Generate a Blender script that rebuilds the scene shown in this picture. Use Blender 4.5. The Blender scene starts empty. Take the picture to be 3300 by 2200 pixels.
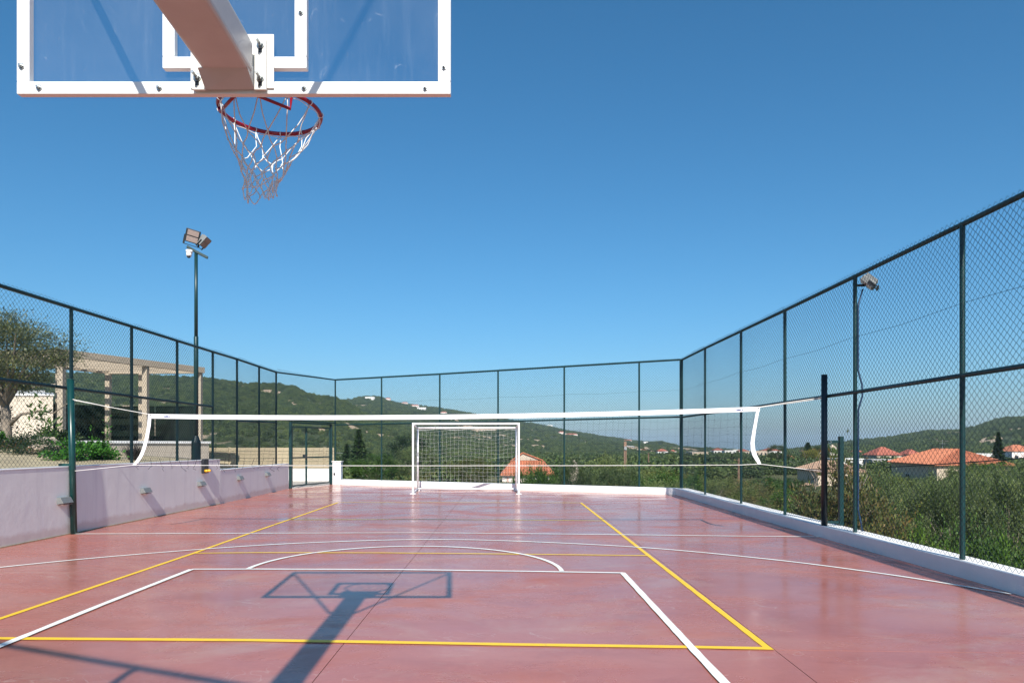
import bpy, bmesh, math, random
import numpy as np
from mathutils import Vector, Matrix, noise

S = bpy.context.scene
COL = S.collection
R = math.radians

# ------------------------------------------------------------------ camera, sky, sun, exposure
cam = bpy.data.cameras.new('camera')
cam.sensor_width = 36.0
cam.lens = 24.0
cam.shift_y = 0.1015
cam.clip_start = 0.05
cam.clip_end = 90000
camo = bpy.data.objects.new('camera', cam)
COL.objects.link(camo)
camo.location = (0, 0, 1.43)
camo.rotation_euler = (R(90), 0, 0)
S.camera = camo

world = bpy.data.worlds.new('World')
S.world = world
world.use_nodes = True
nt = world.node_tree
bg = nt.nodes['Background']
sky = nt.nodes.new('ShaderNodeTexSky')
sky.sky_type = 'NISHITA'
sky.sun_disc = False
sky.sun_elevation = R(38.8)
sky.sun_rotation = R(175)
sky.altitude = 0
sky.air_density = 1.1
sky.dust_density = 1.15
sky.ozone_density = 10.0
hsv = nt.nodes.new('ShaderNodeHueSaturation')
hsv.inputs['Hue'].default_value = 0.487
hsv.inputs['Saturation'].default_value = 1.10
nt.links.new(sky.outputs[0], hsv.inputs['Color'])
nt.links.new(hsv.outputs[0], bg.inputs[0])
bg.inputs[1].default_value = 0.098

sun = bpy.data.lights.new('sun', 'SUN')
sun.energy = 5.0
sun.angle = R(0.55)
sun.color = (1.0, 0.95, 0.87)
suno = bpy.data.objects.new('sun', sun)
COL.objects.link(suno)
suno.rotation_euler = Vector((-0.108, 1.24, -1.0)).to_track_quat('-Z', 'Y').to_euler()
suno.location = (10, -60, 60)

S.view_settings.view_transform = 'Standard'
S.view_settings.look = 'None'
S.view_settings.exposure = 0.45
S.view_settings.gamma = 1.0
S.cycles.use_denoising = True
S.cycles.sample_clamp_indirect = 3.0
S.cycles.max_bounces = 8
S.cycles.transparent_max_bounces = 16

# ------------------------------------------------------------------ materials
def new_mat(name):
    m = bpy.data.materials.new(name)
    m.use_nodes = True
    t = m.node_tree
    return m, t, t.nodes['Principled BSDF'], t.nodes['Material Output']

def link(t, a, b):
    t.links.new(a, b)

def noise_node(t, scale, detail=4, rough=0.55, vec=None, dist=0.0):
    n = t.nodes.new('ShaderNodeTexNoise')
    n.inputs['Scale'].default_value = scale
    n.inputs['Detail'].default_value = detail
    n.inputs['Roughness'].default_value = rough
    n.inputs['Distortion'].default_value = dist
    if vec is not None:
        link(t, vec, n.inputs['Vector'])
    return n

def ramp(t, fac, stops):
    r = t.nodes.new('ShaderNodeValToRGB')
    e = r.color_ramp.elements
    while len(e) < len(stops):
        e.new(0.5)
    for i, (p, c) in enumerate(stops):
        e[i].position = p
        e[i].color = (*c, 1) if len(c) == 3 else c
    link(t, fac, r.inputs[0])
    return r

def coords(t, scale=(1, 1, 1)):
    tc = t.nodes.new('ShaderNodeTexCoord')
    mp = t.nodes.new('ShaderNodeMapping')
    mp.inputs['Scale'].default_value = scale
    link(t, tc.outputs['Object'], mp.inputs['Vector'])
    return mp.outputs[0]

def mixc(t, fac, a, b, mode='MIX'):
    n = t.nodes.new('ShaderNodeMix')
    n.data_type = 'RGBA'
    n.blend_type = mode
    for sock, v in ((n.inputs[0], fac), (n.inputs[6], a), (n.inputs[7], b)):
        if hasattr(v, 'is_linked') or hasattr(v, 'links'):
            link(t, v, sock)
        elif isinstance(v, (int, float)):
            sock.default_value = v
        else:
            sock.default_value = (*v, 1)
    return n.outputs[2]

def mat(name, col, rough=0.5, metal=0.0, var=0.12, scale=6.0, bump=0.0, bscale=40.0, spec=0.5, stretch=(1, 1, 1), dirt=None):
    m, t, b, o = new_mat(name)
    c = coords(t, stretch)
    n = noise_node(t, scale, 5, 0.6, c)
    lo = tuple(max(0, x * (1 - var)) for x in col)
    hi = tuple(min(1, x * (1 + var)) for x in col)
    r = ramp(t, n.outputs[0], [(0.3, lo), (0.7, hi)])
    out = r.outputs[0]
    if dirt:
        n2 = noise_node(t, dirt[1], 6, 0.7, c)
        d = ramp(t, n2.outputs[0], [(dirt[2], (0, 0, 0)), (min(1, dirt[2] + 0.12), (1, 1, 1))])
        out = mixc(t, d.outputs[0], out, dirt[0])
    link(t, out, b.inputs['Base Color'])
    b.inputs['Roughness'].default_value = rough
    b.inputs['Metallic'].default_value = metal
    b.inputs['Specular IOR Level'].default_value = spec
    if bump > 0:
        nb = noise_node(t, bscale, 4, 0.6, c)
        bp = t.nodes.new('ShaderNodeBump')
        bp.inputs['Strength'].default_value = bump
        bp.inputs['Distance'].default_value = 0.01
        link(t, nb.outputs[0], bp.inputs['Height'])
        link(t, bp.outputs[0], b.inputs['Normal'])
    return m

M = {}
M['green'] = mat('green_paint', (0.004, 0.032, 0.034), 0.38, var=0.25, scale=9, bump=0.08, bscale=60)
M['green_post'] = mat('green_post_paint', (0.004, 0.042, 0.040), 0.32, var=0.2, scale=7, dirt=((0.25, 0.25, 0.22), 26, 0.72))
M['black_green'] = mat('dark_post_paint', (0.006, 0.014, 0.02), 0.4, var=0.3, scale=8)
M['wire'] = mat('fence_wire', (0.006, 0.024, 0.032), 0.45, var=0.3, scale=3)
M['white'] = mat('white_paint', (0.80, 0.80, 0.78), 0.35, var=0.03, scale=12, dirt=((0.50, 0.44, 0.36), 9, 0.74), bump=0.03)
M['white_goal'] = mat('white_goal_paint', (0.80, 0.80, 0.80), 0.4, var=0.03, scale=10)
M['white_wall'] = mat('white_wall_paint', (0.80, 0.79, 0.77), 0.7, var=0.04, scale=3, bump=0.2, bscale=30, dirt=((0.6, 0.55, 0.48), 2.5, 0.7))
def plaster_mat():
    m, t, b, o = new_mat('lilac_plaster')
    c = coords(t)
    st = coords(t, (1, 3.2, 0.22))
    n1 = noise_node(t, 1.2, 5, 0.6, c)
    col = ramp(t, n1.outputs[0], [(0.3, (0.83, 0.815, 0.775)), (0.7, (0.89, 0.88, 0.835))]).outputs[0]
    n2 = noise_node(t, 1.5, 6, 0.65, st)
    k2 = ramp(t, n2.outputs[0], [(0.52, (0, 0, 0)), (0.74, (0.38, 0.38, 0.38))])
    col = mixc(t, k2.outputs[0], col, (0.62, 0.60, 0.61))
    n3 = noise_node(t, 1.9, 6, 0.65, st)
    k3 = ramp(t, n3.outputs[0], [(0.56, (0, 0, 0)), (0.72, (0.7, 0.7, 0.7))])
    col = mixc(t, k3.outputs[0], col, (0.90, 0.89, 0.87))
    n4 = noise_node(t, 5, 6, 0.7, c)
    k4 = ramp(t, n4.outputs[0], [(0.68, (0, 0, 0)), (0.74, (0.5, 0.5, 0.5))])
    col = mixc(t, k4.outputs[0], col, (0.58, 0.53, 0.50))
    sx = t.nodes.new('ShaderNodeSeparateXYZ')
    link(t, c, sx.inputs[0])
    n5 = noise_node(t, 3, 5, 0.7, c)
    ad = t.nodes.new('ShaderNodeMath'); ad.operation = 'MULTIPLY_ADD'
    link(t, n5.outputs[0], ad.inputs[0]); ad.inputs[1].default_value = -0.22
    link(t, sx.outputs['Z'], ad.inputs[2])
    k5 = ramp(t, ad.outputs[0], [(0.0, (0.55, 0.55, 0.55)), (0.07, (0, 0, 0))])
    col = mixc(t, k5.outputs[0], col, (0.60, 0.48, 0.42))
    link(t, col, b.inputs['Base Color'])
    b.inputs['Roughness'].default_value = 0.85
    nb = noise_node(t, 4.5, 5, 0.6, c)
    bp = t.nodes.new('ShaderNodeBump')
    bp.inputs['Strength'].default_value = 0.35
    bp.inputs['Distance'].default_value = 0.012
    link(t, nb.outputs[0], bp.inputs['Height'])
    link(t, bp.outputs[0], b.inputs['Normal'])
    return m
M['plaster'] = plaster_mat()
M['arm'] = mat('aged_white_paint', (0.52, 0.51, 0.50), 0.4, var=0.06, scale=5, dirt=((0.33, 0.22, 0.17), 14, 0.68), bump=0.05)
M['bracket'] = mat('cream_white_paint', (0.72, 0.71, 0.66), 0.4, var=0.05, scale=9, dirt=((0.42, 0.27, 0.16), 22, 0.68))
M['rim'] = mat('rim_red', (0.30, 0.006, 0.02), 0.3, var=0.15, scale=30, dirt=((0.12, 0.02, 0.02), 40, 0.7))
M['cord'] = mat('net_cord', (0.82, 0.80, 0.76), 0.9, var=0.1, scale=60)
M['net_white'] = mat('net_white_cord', (0.66, 0.68, 0.66), 0.8, var=0.05)
M['net_black'] = mat('net_black_cord', (0.02, 0.02, 0.025), 0.8)
M['band'] = mat('white_band', (0.82, 0.82, 0.84), 0.6, var=0.03, scale=20)
M['ink'] = mat('blue_ink', (0.02, 0.05, 0.22), 0.6)
M['steel'] = mat('zinc_steel', (0.45, 0.47, 0.47), 0.35, metal=0.9, var=0.2, scale=80)
M['lamp_grey'] = mat('lamp_housing_grey', (0.17, 0.18, 0.18), 0.5, var=0.1, scale=12)
M['grey_metal'] = mat('grey_cast_metal', (0.38, 0.39, 0.40), 0.5, var=0.1, scale=12)
M['dark_metal'] = mat('dark_metal', (0.02, 0.025, 0.03), 0.45)
M['lens'] = mat('lamp_glass', (0.30, 0.235, 0.215), 0.12, var=0.2, scale=70)
M['black'] = mat('black_plastic', (0.02, 0.022, 0.028), 0.4)
M['orange'] = mat('orange_lens', (0.85, 0.42, 0.03), 0.3, var=0.1)
M['blue_cable'] = mat('blue_cable', (0.006, 0.03, 0.08), 0.5)
M['concrete'] = mat('concrete', (0.36, 0.33, 0.30), 0.85, var=0.2, scale=2, bump=0.4)
M['joint'] = mat('joint_dirt', (0.15, 0.065, 0.055), 0.9)
M['sand'] = mat('sandy_lawn', (0.36, 0.30, 0.19), 0.95, var=0.25, scale=3, bump=0.8, bscale=20, dirt=((0.18, 0.22, 0.08), 5, 0.6))
M['paving'] = mat('pale_paving', (0.45, 0.41, 0.36), 0.8, var=0.12, scale=3)
M['cream'] = mat('cream_render', (0.50, 0.43, 0.345), 0.85, var=0.05, scale=1.5, bump=0.15)
M['cream_wood'] = mat('beige_timber', (0.38, 0.315, 0.235), 0.7, var=0.12, scale=3, stretch=(1, 1, 6))
M['slat'] = mat('beige_slat', (0.37, 0.305, 0.20), 0.7, var=0.10, scale=4, stretch=(1, 1, 8))
M['bark'] = mat('bark', (0.22, 0.18, 0.14), 0.95, var=0.4, scale=14, bump=1.0, bscale=30, stretch=(1, 1, 0.3))
M['pole_wood'] = mat('pole_wood', (0.22, 0.135, 0.09), 0.9, var=0.35, scale=8, stretch=(1, 1, 0.15))
M['rock'] = mat('pale_rock', (0.36, 0.30, 0.24), 0.95, var=0.5, scale=2, bump=1.0, bscale=6)
M['roof'] = mat('orange_roof', (0.44, 0.155, 0.08), 0.8, var=0.25, scale=1.3, bump=0.3)
M['roof_red'] = mat('red_roof', (0.36, 0.11, 0.07), 0.8, var=0.2, scale=0.8)
M['roof_old'] = mat('old_tile_roof', (0.36, 0.235, 0.16), 0.85, var=0.35, scale=1.5)
M['wall_beige'] = mat('beige_house_wall', (0.52, 0.42, 0.32), 0.9, var=0.12, scale=0.8)
M['wall_white'] = mat('white_house_wall', (0.70, 0.68, 0.64), 0.9, var=0.06, scale=0.6)
M['wall_pink'] = mat('pink_house_wall', (0.72, 0.62, 0.57), 0.9, var=0.05, scale=0.6)
M['wall_grey'] = mat('grey_house_wall', (0.42, 0.40, 0.38), 0.9, var=0.15, scale=0.7)
M['glass_dark'] = mat('dark_window', (0.03, 0.035, 0.04), 0.1)
M['blue'] = mat('blue_panel', (0.03, 0.22, 0.45), 0.3)
M['navy'] = mat('solar_glass', (0.03, 0.06, 0.14), 0.15)
M['terracotta'] = mat('rust_drainpipe', (0.45, 0.14, 0.08), 0.7)
M['cable'] = mat('black_cable', (0.01, 0.012, 0.014), 0.6)
M['sea'] = mat('sea_water', (0.02, 0.06, 0.10), 0.15, var=0.1, scale=0.01)

def court_mat():
    m, t, b, o = new_mat('red_polished_concrete')
    c = coords(t)
    cs = coords(t, (0.55, 1.0, 1))
    big = noise_node(t, 0.55, 6, 0.62, cs, 0.6)
    mid = noise_node(t, 2.6, 7, 0.68, cs, 0.4)
    fine = noise_node(t, 26, 6, 0.7, cs)
    base = ramp(t, big.outputs[0], [(0.25, (0.395, 0.122, 0.092)), (0.50, (0.445, 0.160, 0.122)), (0.75, (0.475, 0.210, 0.165))])
    m2 = ramp(t, mid.outputs[0], [(0.26, (0.76, 0.71, 0.71)), (0.5, (0.97, 0.97, 0.97)), (0.70, (1.0, 0.97, 0.92))])
    col = mixc(t, 0.75, base.outputs[0], m2.outputs[0], 'MULTIPLY')
    f2 = ramp(t, fine.outputs[0], [(0.3, (0.86, 0.86, 0.86)), (0.7, (1, 1, 1))])
    col = mixc(t, 0.7, col, f2.outputs[0], 'MULTIPLY')
    dn = noise_node(t, 0.8, 8, 0.72, cs, 1.0)
    dust = ramp(t, dn.outputs[0], [(0.52, (0, 0, 0)), (0.72, (0.5, 0.5, 0.5))])
    col = mixc(t, dust.outputs[0], col, (0.47, 0.32, 0.25))
    sp = noise_node(t, 60, 2, 0.5, c)
    spk = ramp(t, sp.outputs[0], [(0.735, (0, 0, 0)), (0.76, (0.5, 0.5, 0.5))])
    col = mixc(t, spk.outputs[0], col, (0.62, 0.50, 0.44))
    # scuffs: hairline pale scratches and dark rubber marks
    for (sc, di, lo, amt, cc) in ((1.3, 1.8, 0.5, 0.38, (0.60, 0.46, 0.40)), (3.1, 2.6, 0.47, 0.25, (0.16, 0.06, 0.05))):
        h = noise_node(t, sc, 3, 0.5, c, di)
        hl = ramp(t, h.outputs[0], [(lo - 0.006, (0, 0, 0)), (lo, (amt, amt, amt)), (lo + 0.006, (0, 0, 0))])
        hm_ = noise_node(t, sc * 0.7, 2, 0.5, cs)
        mk = ramp(t, hm_.outputs[0], [(0.52, (0, 0, 0)), (0.62, (1, 1, 1))])
        f_ = mixc(t, 1.0, hl.outputs[0], mk.outputs[0], 'MULTIPLY')
        col = mixc(t, f_, col, cc)
    gr = noise_node(t, 190, 2, 0.6, c)
    g3 = ramp(t, gr.outputs[0], [(0.3, (0.80, 0.80, 0.80)), (0.6, (1.0, 1.0, 1.0))])
    col = mixc(t, 0.6, col, g3.outputs[0], 'MULTIPLY')
    link(t, col, b.inputs['Base Color'])
    rn = noise_node(t, 1.1, 7, 0.7, cs, 0.5)
    rr = ramp(t, rn.outputs[0], [(0.32, (0.13, 0.13, 0.13)), (0.52, (0.25, 0.25, 0.25)), (0.70, (0.52, 0.52, 0.52))])
    link(t, rr.outputs[0], b.inputs['Roughness'])
    b.inputs['Specular IOR Level'].default_value = 0.5
    bn = noise_node(t, 9, 5, 0.6, cs)
    bp = t.nodes.new('ShaderNodeBump')
    bp.inputs['Strength'].default_value = 0.10
    bp.inputs['Distance'].default_value = 0.004
    link(t, bn.outputs[0], bp.inputs['Height'])
    link(t, bp.outputs[0], b.inputs['Normal'])
    return m

M['court'] = court_mat()

def line_mat(name, col):
    m, t, b, o = new_mat(name)
    c = coords(t)
    n = noise_node(t, 18, 8, 0.75, c)
    r = ramp(t, n.outputs[0], [(0.30, tuple(x * 0.75 for x in col)), (0.42, tuple(x * 0.95 for x in col)), (0.7, col)])
    link(t, r.outputs[0], b.inputs['Base Color'])
    wn = noise_node(t, 7, 9, 0.78, c)
    wr = ramp(t, wn.outputs[0], [(0.30, (0.8, 0.8, 0.8)), (0.37, (0, 0, 0))])
    out = mixc(t, wr.outputs[0], r.outputs[0], (0.42, 0.17, 0.13))
    link(t, out, b.inputs['Base Color'])
    b.inputs['Roughness'].default_value = 0.45
    return m

M['line_y'] = line_mat('yellow_line_paint', (0.88, 0.56, 0.02))
M['line_w'] = line_mat('white_line_paint', (0.86, 0.85, 0.79))

def leaf_mat(name, cols, trans=0.3, scale_obj=True):
    m, t, b, o = new_mat(name)
    g = t.nodes.new('ShaderNodeNewGeometry')
    oi = t.nodes.new('ShaderNodeObjectInfo')
    n = len(cols)
    r = ramp(t, g.outputs['Random Per Island'], [(i / max(1, n - 1), c) for i, c in enumerate(cols)])
    r2 = ramp(t, oi.outputs['Random'], [(0, (0.55, 0.60, 0.60)), (0.5, (1.0, 1.0, 1.0)), (1, (1.45, 1.30, 1.0))])
    col = mixc(t, 1.0, r.outputs[0], r2.outputs[0], 'MULTIPLY')
    pn = noise_node(t, 4.5, 3, 0.6, coords(t))
    pr = ramp(t, pn.outputs[0], [(0.30, (0.48, 0.56, 0.55)), (0.50, (1.0, 1.05, 1.0)), (0.70, (1.42, 1.45, 0.95))])
    col = mixc(t, 1.0, col, pr.outputs[0], 'MULTIPLY')
    link(t, col, b.inputs['Base Color'])
    b.inputs['Roughness'].default_value = 0.55
    b.inputs['Specular IOR Level'].default_value = 0.35
    tr = t.nodes.new('ShaderNodeBsdfTranslucent')
    link(t, col, tr.inputs['Color'])
    mx = t.nodes.new('ShaderNodeMixShader')
    mx.inputs[0].default_value = trans
    link(t, b.outputs[0], mx.inputs[1])
    link(t, tr.outputs[0], mx.inputs[2])
    link(t, mx.outputs[0], o.inputs['Surface'])
    return m

M['leaf_olive'] = leaf_mat('olive_leaf', [(0.06, 0.095, 0.030), (0.10, 0.14, 0.050), (0.15, 0.19, 0.075), (0.23, 0.25, 0.13)])
M['leaf_olive_grey'] = leaf_mat('grey_olive_leaf', [(0.045, 0.065, 0.032), (0.075, 0.098, 0.052), (0.115, 0.135, 0.08), (0.18, 0.19, 0.13)])
M['leaf_green'] = leaf_mat('green_leaf', [(0.04, 0.085, 0.018), (0.07, 0.135, 0.028), (0.12, 0.20, 0.04)])
M['leaf_yellow'] = leaf_mat('yellow_green_leaf', [(0.10, 0.13, 0.03), (0.16, 0.17, 0.04), (0.21, 0.18, 0.05), (0.13, 0.15, 0.04)])
M['leaf_dark'] = leaf_mat('dark_leaf', [(0.018, 0.04, 0.018), (0.03, 0.06, 0.025), (0.05, 0.085, 0.035)])
M['leaf_brown'] = leaf_mat('autumn_leaf', [(0.09, 0.12, 0.03), (0.14, 0.14, 0.04), (0.22, 0.13, 0.06), (0.08, 0.11, 0.035), (0.19, 0.16, 0.06)])
M['leaf_bright'] = leaf_mat('ivy_leaf', [(0.03, 0.11, 0.012), (0.05, 0.17, 0.02), (0.08, 0.22, 0.03)])
M['leaf_purple'] = leaf_mat('purple_grass', [(0.03, 0.025, 0.03), (0.06, 0.045, 0.05), (0.10, 0.075, 0.075)], 0.15)
M['leaf_orange'] = leaf_mat('orange_leaf', [(0.35, 0.13, 0.06), (0.45, 0.20, 0.10), (0.25, 0.14, 0.06)])
M['scrub'] = leaf_mat('hillside_scrub_leaf', [(0.042, 0.070, 0.026), (0.074, 0.108, 0.042), (0.12, 0.15, 0.062)], 0.2)
M['dry'] = leaf_mat('dry_grass', [(0.16, 0.14, 0.06), (0.22, 0.18, 0.08), (0.10, 0.13, 0.04)])

def hill_mat():
    m, t, b, o = new_mat('hillside_earth')
    c = coords(t)
    n1 = noise_node(t, 0.05, 6, 0.65, c)
    n2 = noise_node(t, 0.3, 5, 0.65, c)
    g = ramp(t, n2.outputs[0], [(0.3, (0.035, 0.05, 0.022)), (0.6, (0.06, 0.075, 0.036)), (0.8, (0.17, 0.14, 0.085))])
    e = ramp(t, n2.outputs[0], [(0.3, (0.28, 0.20, 0.13)), (0.7, (0.48, 0.38, 0.27))])
    at = t.nodes.new('ShaderNodeAttribute')
    at.attribute_name = 'bare'
    ad = t.nodes.new('ShaderNodeMath')
    ad.operation = 'MULTIPLY_ADD'
    link(t, n1.outputs[0], ad.inputs[0])
    ad.inputs[1].default_value = 0.9
    link(t, at.outputs['Fac'], ad.inputs[2])
    k = ramp(t, ad.outputs[0], [(0.64, (0, 0, 0)), (0.80, (1, 1, 1))])
    col = mixc(t, k.outputs[0], g.outputs[0], e.outputs[0])
    link(t, col, b.inputs['Base Color'])
    b.inputs['Roughness'].default_value = 1.0
    b.inputs['Specular IOR Level'].default_value = 0.1
    return m

M['hill'] = hill_mat()
M['ground'] = mat('rough_ground', (0.11, 0.115, 0.055), 0.95, var=0.45, scale=0.15, bump=0.5, bscale=1.0, spec=0.1, dirt=((0.26, 0.20, 0.12), 0.08, 0.58))

def acrylic_mat():
    m, t, b, o = new_mat('scratched_acrylic')
    c = coords(t)
    cs = coords(t, (1.0, 1.0, 0.08))
    n1 = noise_node(t, 1.6, 5, 0.6, c)
    n2 = noise_node(t, 34, 3, 0.6, cs)
    n3 = noise_node(t, 9, 8, 0.8, c, 2.0)
    f = ramp(t, n1.outputs[0], [(0.3, (0.008, 0.008, 0.008)), (0.7, (0.032, 0.032, 0.032))])
    sm = ramp(t, n3.outputs[0], [(0.62, (0, 0, 0)), (0.72, (0.34, 0.34, 0.34))])
    st = ramp(t, n2.outputs[0], [(0.55, (0, 0, 0)), (0.8, (0.03, 0.03, 0.03))])
    fac = mixc(t, 1.0, f.outputs[0], sm.outputs[0], 'ADD')
    fac = mixc(t, 1.0, fac, st.outputs[0], 'ADD')
    b.inputs['Base Color'].default_value = (0.62, 0.66, 0.72, 1)
    b.inputs['Roughness'].default_value = 0.25
    tr = t.nodes.new('ShaderNodeBsdfTransparent')
    tr.inputs['Color'].default_value = (0.93, 0.96, 0.985, 1)
    mx = t.nodes.new('ShaderNodeMixShader')
    link(t, fac, mx.inputs[0])
    link(t, tr.outputs[0], mx.inputs[1])
    link(t, b.outputs[0], mx.inputs[2])
    link(t, mx.outputs[0], o.inputs['Surface'])
    return m

M['acrylic'] = acrylic_mat()

def tint_glass():
    m, t, b, o = new_mat('dark_tinted_glass')
    b.inputs['Base Color'].default_value = (0.012, 0.02, 0.016, 1)
    b.inputs['Roughness'].default_value = 0.08
    tr = t.nodes.new('ShaderNodeBsdfTransparent')
    tr.inputs['Color'].default_value = (0.35, 0.42, 0.36, 1)
    mx = t.nodes.new('ShaderNodeMixShader')
    mx.inputs[0].default_value = 0.55
    link(t, tr.outputs[0], mx.inputs[1])
    link(t, b.outputs[0], mx.inputs[2])
    link(t, mx.outputs[0], o.inputs['Surface'])
    return m

M['tint'] = tint_glass()

# ------------------------------------------------------------------ mesh helpers
def tag(o, label=None, cat=None, group=None, kind=None):
    if label: o['label'] = label
    if cat: o['category'] = cat
    if group: o['group'] = group
    if kind: o['kind'] = kind
    return o

WL = {}

def root(name, loc, label, cat, group=None, rz=0.0):
    o = bpy.data.objects.new(name, None)
    o.empty_display_size = 0.2
    COL.objects.link(o)
    o.location = loc
    o.rotation_euler = (0, 0, rz)
    WL[o.name] = Vector(loc)
    return tag(o, label, cat, group)

def link_obj(name, me, m, parent=None, local=False, kind=None):
    o = bpy.data.objects.new(name, me)
    COL.objects.link(o)
    if m is not None and len(me.materials) == 0:
        me.materials.append(m)
    if parent is not None:
        o.parent = parent
        w = WL.get(parent.name, Vector((0, 0, 0)))
        if not local:
            o.location = -w
            WL[o.name] = Vector((0, 0, 0))
        else:
            WL[o.name] = Vector((0, 0, 0))
    else:
        WL[o.name] = Vector((0, 0, 0))
    if kind:
        o['kind'] = kind
    return o

class MB:
    def __init__(s):
        s.v = []
        s.f = []
    def add(s, v, f):
        k = len(s.v)
        s.v.extend([tuple(p) for p in v])
        s.f.extend([tuple(i + k for i in q) for q in f])
        return s
    def box(s, x0, x1, y0, y1, z0, z1):
        v = [(x0, y0, z0), (x1, y0, z0), (x1, y1, z0), (x0, y1, z0), (x0, y0, z1), (x1, y0, z1), (x1, y1, z1), (x0, y1, z1)]
        return s.add(v, [(3, 2, 1, 0), (4, 5, 6, 7), (0, 1, 5, 4), (1, 2, 6, 5), (2, 3, 7, 6), (3, 0, 4, 7)])
    def obox(s, c, ax, ay, az):
        c, ax, ay, az = (Vector(q) for q in (c, ax, ay, az))
        v = [c + sx * ax + sy * ay + sz * az for sz in (-1, 1) for sx, sy in ((-1, -1), (1, -1), (1, 1), (-1, 1))]
        return s.add(v, [(3, 2, 1, 0), (4, 5, 6, 7), (0, 1, 5, 4), (1, 2, 6, 5), (2, 3, 7, 6), (3, 0, 4, 7)])
    def bar(s, a, b, w, hgt, up=(0, 0, 1)):
        a, b, up = Vector(a), Vector(b), Vector(up)
        d = (b - a)
        L = d.length
        d.normalize()
        sd = d.cross(up).normalized()
        u = sd.cross(d)
        return s.obox((a + b) / 2, d * L / 2, sd * w / 2, u * hgt / 2)
    def tube(s, pts, r, n=8, caps=True, closed=False):
        P = [Vector(p) for p in pts]
        m = len(P)
        rr = r if isinstance(r, (list, tuple)) else [r] * m
        tg = []
        for i in range(m):
            a = P[i - 1] if (i > 0 or closed) else P[i]
            b = P[(i + 1) % m] if (i < m - 1 or closed) else P[i]
            tg.append((b - a).normalized())
        up = Vector((0, 0, 1)) if abs(tg[0].z) < 0.9 else Vector((1, 0, 0))
        nrm = tg[0].cross(up).normalized()
        vs = []
        for i in range(m):
            nrm = (nrm - tg[i] * nrm.dot(tg[i])).normalized()
            bn = tg[i].cross(nrm)
            for k in range(n):
                a = 2 * math.pi * k / n
                vs.append(P[i] + (nrm * math.cos(a) + bn * math.sin(a)) * rr[i])
        fs = []
        for i in range(m if closed else m - 1):
            j = (i + 1) % m
            for k in range(n):
                k2 = (k + 1) % n
                fs.append((i * n + k, i * n + k2, j * n + k2, j * n + k))
        if caps and not closed:
            fs.append(tuple(reversed(range(n))))
            fs.append(tuple((m - 1) * n + k for k in range(n)))
        return s.add(vs, fs)
    def prism(s, poly, z0, z1):
        n = len(poly)
        v = [(x, y, z0) for x, y in poly] + [(x, y, z1) for x, y in poly]
        f = [tuple(reversed(range(n))), tuple(range(n, 2 * n))]
        f += [(i, (i + 1) % n, n + (i + 1) % n, n + i) for i in range(n)]
        return s.add(v, f)
    def mesh(s, name, bevel=0, smooth=False, seg=2):
        me = bpy.data.meshes.new(name)
        me.from_pydata(s.v, [], s.f)
        if bevel > 0:
            bm = bmesh.new()
            bm.from_mesh(me)
            bmesh.ops.bevel(bm, geom=[e for e in bm.edges], offset=bevel, segments=seg, affect='EDGES', profile=0.5)
            bm.to_mesh(me)
            bm.free()
        if smooth:
            me.polygons.foreach_set('use_smooth', [True] * len(me.polygons))
        me.update()
        return me
    def build(s, name, m, parent=None, bevel=0, smooth=False, local=False, kind=None, seg=2):
        return link_obj(name, s.mesh(name, bevel, smooth, seg), m, parent, local, kind)

def np_mesh(name, V, Q, m, smooth=False):
    me = bpy.data.meshes.new(name)
    k = Q.shape[1]
    me.vertices.add(len(V))
    me.vertices.foreach_set('co', np.ascontiguousarray(V, dtype=np.float32).ravel())
    me.loops.add(Q.size)
    me.loops.foreach_set('vertex_index', np.ascontiguousarray(Q, dtype=np.int32).ravel())
    me.polygons.add(len(Q))
    me.polygons.foreach_set('loop_start', np.arange(0, Q.size, k, dtype=np.int32))
    me.polygons.foreach_set('loop_total', np.full(len(Q), k, dtype=np.int32))
    if smooth:
        me.polygons.foreach_set('use_smooth', np.ones(len(Q), dtype=bool))
    me.update(calc_edges=True)
    me.validate()
    if m is not None:
        me.materials.append(m)
    return me

def clip_poly(poly, a, b, c):
    """keep the part of poly where a*x + b*y <= c"""
    out = []
    n = len(poly)
    for i in range(n):
        p, q = poly[i], poly[(i + 1) % n]
        dp, dq = a * p[0] + b * p[1] - c, a * q[0] + b * q[1] - c
        if dp <= 0:
            out.append(p)
        if dp * dq < 0:
            k = dp / (dp - dq)
            out.append((p[0] + k * (q[0] - p[0]), p[1] + k * (q[1] - p[1])))
    return out

# ------------------------------------------------------------------ terrain, sea, hills
def gz(x, y):
    r = math.hypot(x, y)
    z = -2.6 - 0.0085 * max(0.0, r - 30)
    if r > 45:
        z += 0.5 * noise.noise(Vector((x * 0.02, y * 0.02, 0.3)))
    return z

def make_ground():
    rs = [3, 8, 14, 20, 28, 36, 46, 58, 74, 95, 120, 155, 200, 260, 340, 450, 600, 800, 1100, 1500, 2100, 3000, 4200, 5600]
    n = 120
    V = [(0, 0, -2.6)]
    for r in rs:
        for k in range(n):
            a = 2 * math.pi * k / n
            x, y = r * math.cos(a), r * math.sin(a)
            V.append((x, y, gz(x, y)))
    F = [(0, 1 + k, 1 + (k + 1) % n) for k in range(n)]
    for i in range(len(rs) - 1):
        for k in range(n):
            a, b = 1 + i * n + k, 1 + i * n + (k + 1) % n
            F.append((a, a + n, b + n, b))
    mb = MB()
    mb.add(V, F)
    tag(mb.build('ground', M['ground'], smooth=True), kind='structure')

make_ground()
sea = MB()
sea.add([(-9500, 3900, -34), (9500, 3900, -34), (9500, 9500, -34), (-9500, 9500, -34)], [(0, 1, 2, 3)])
tag(sea.build('sea', M['sea']), kind='structure')

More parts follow.
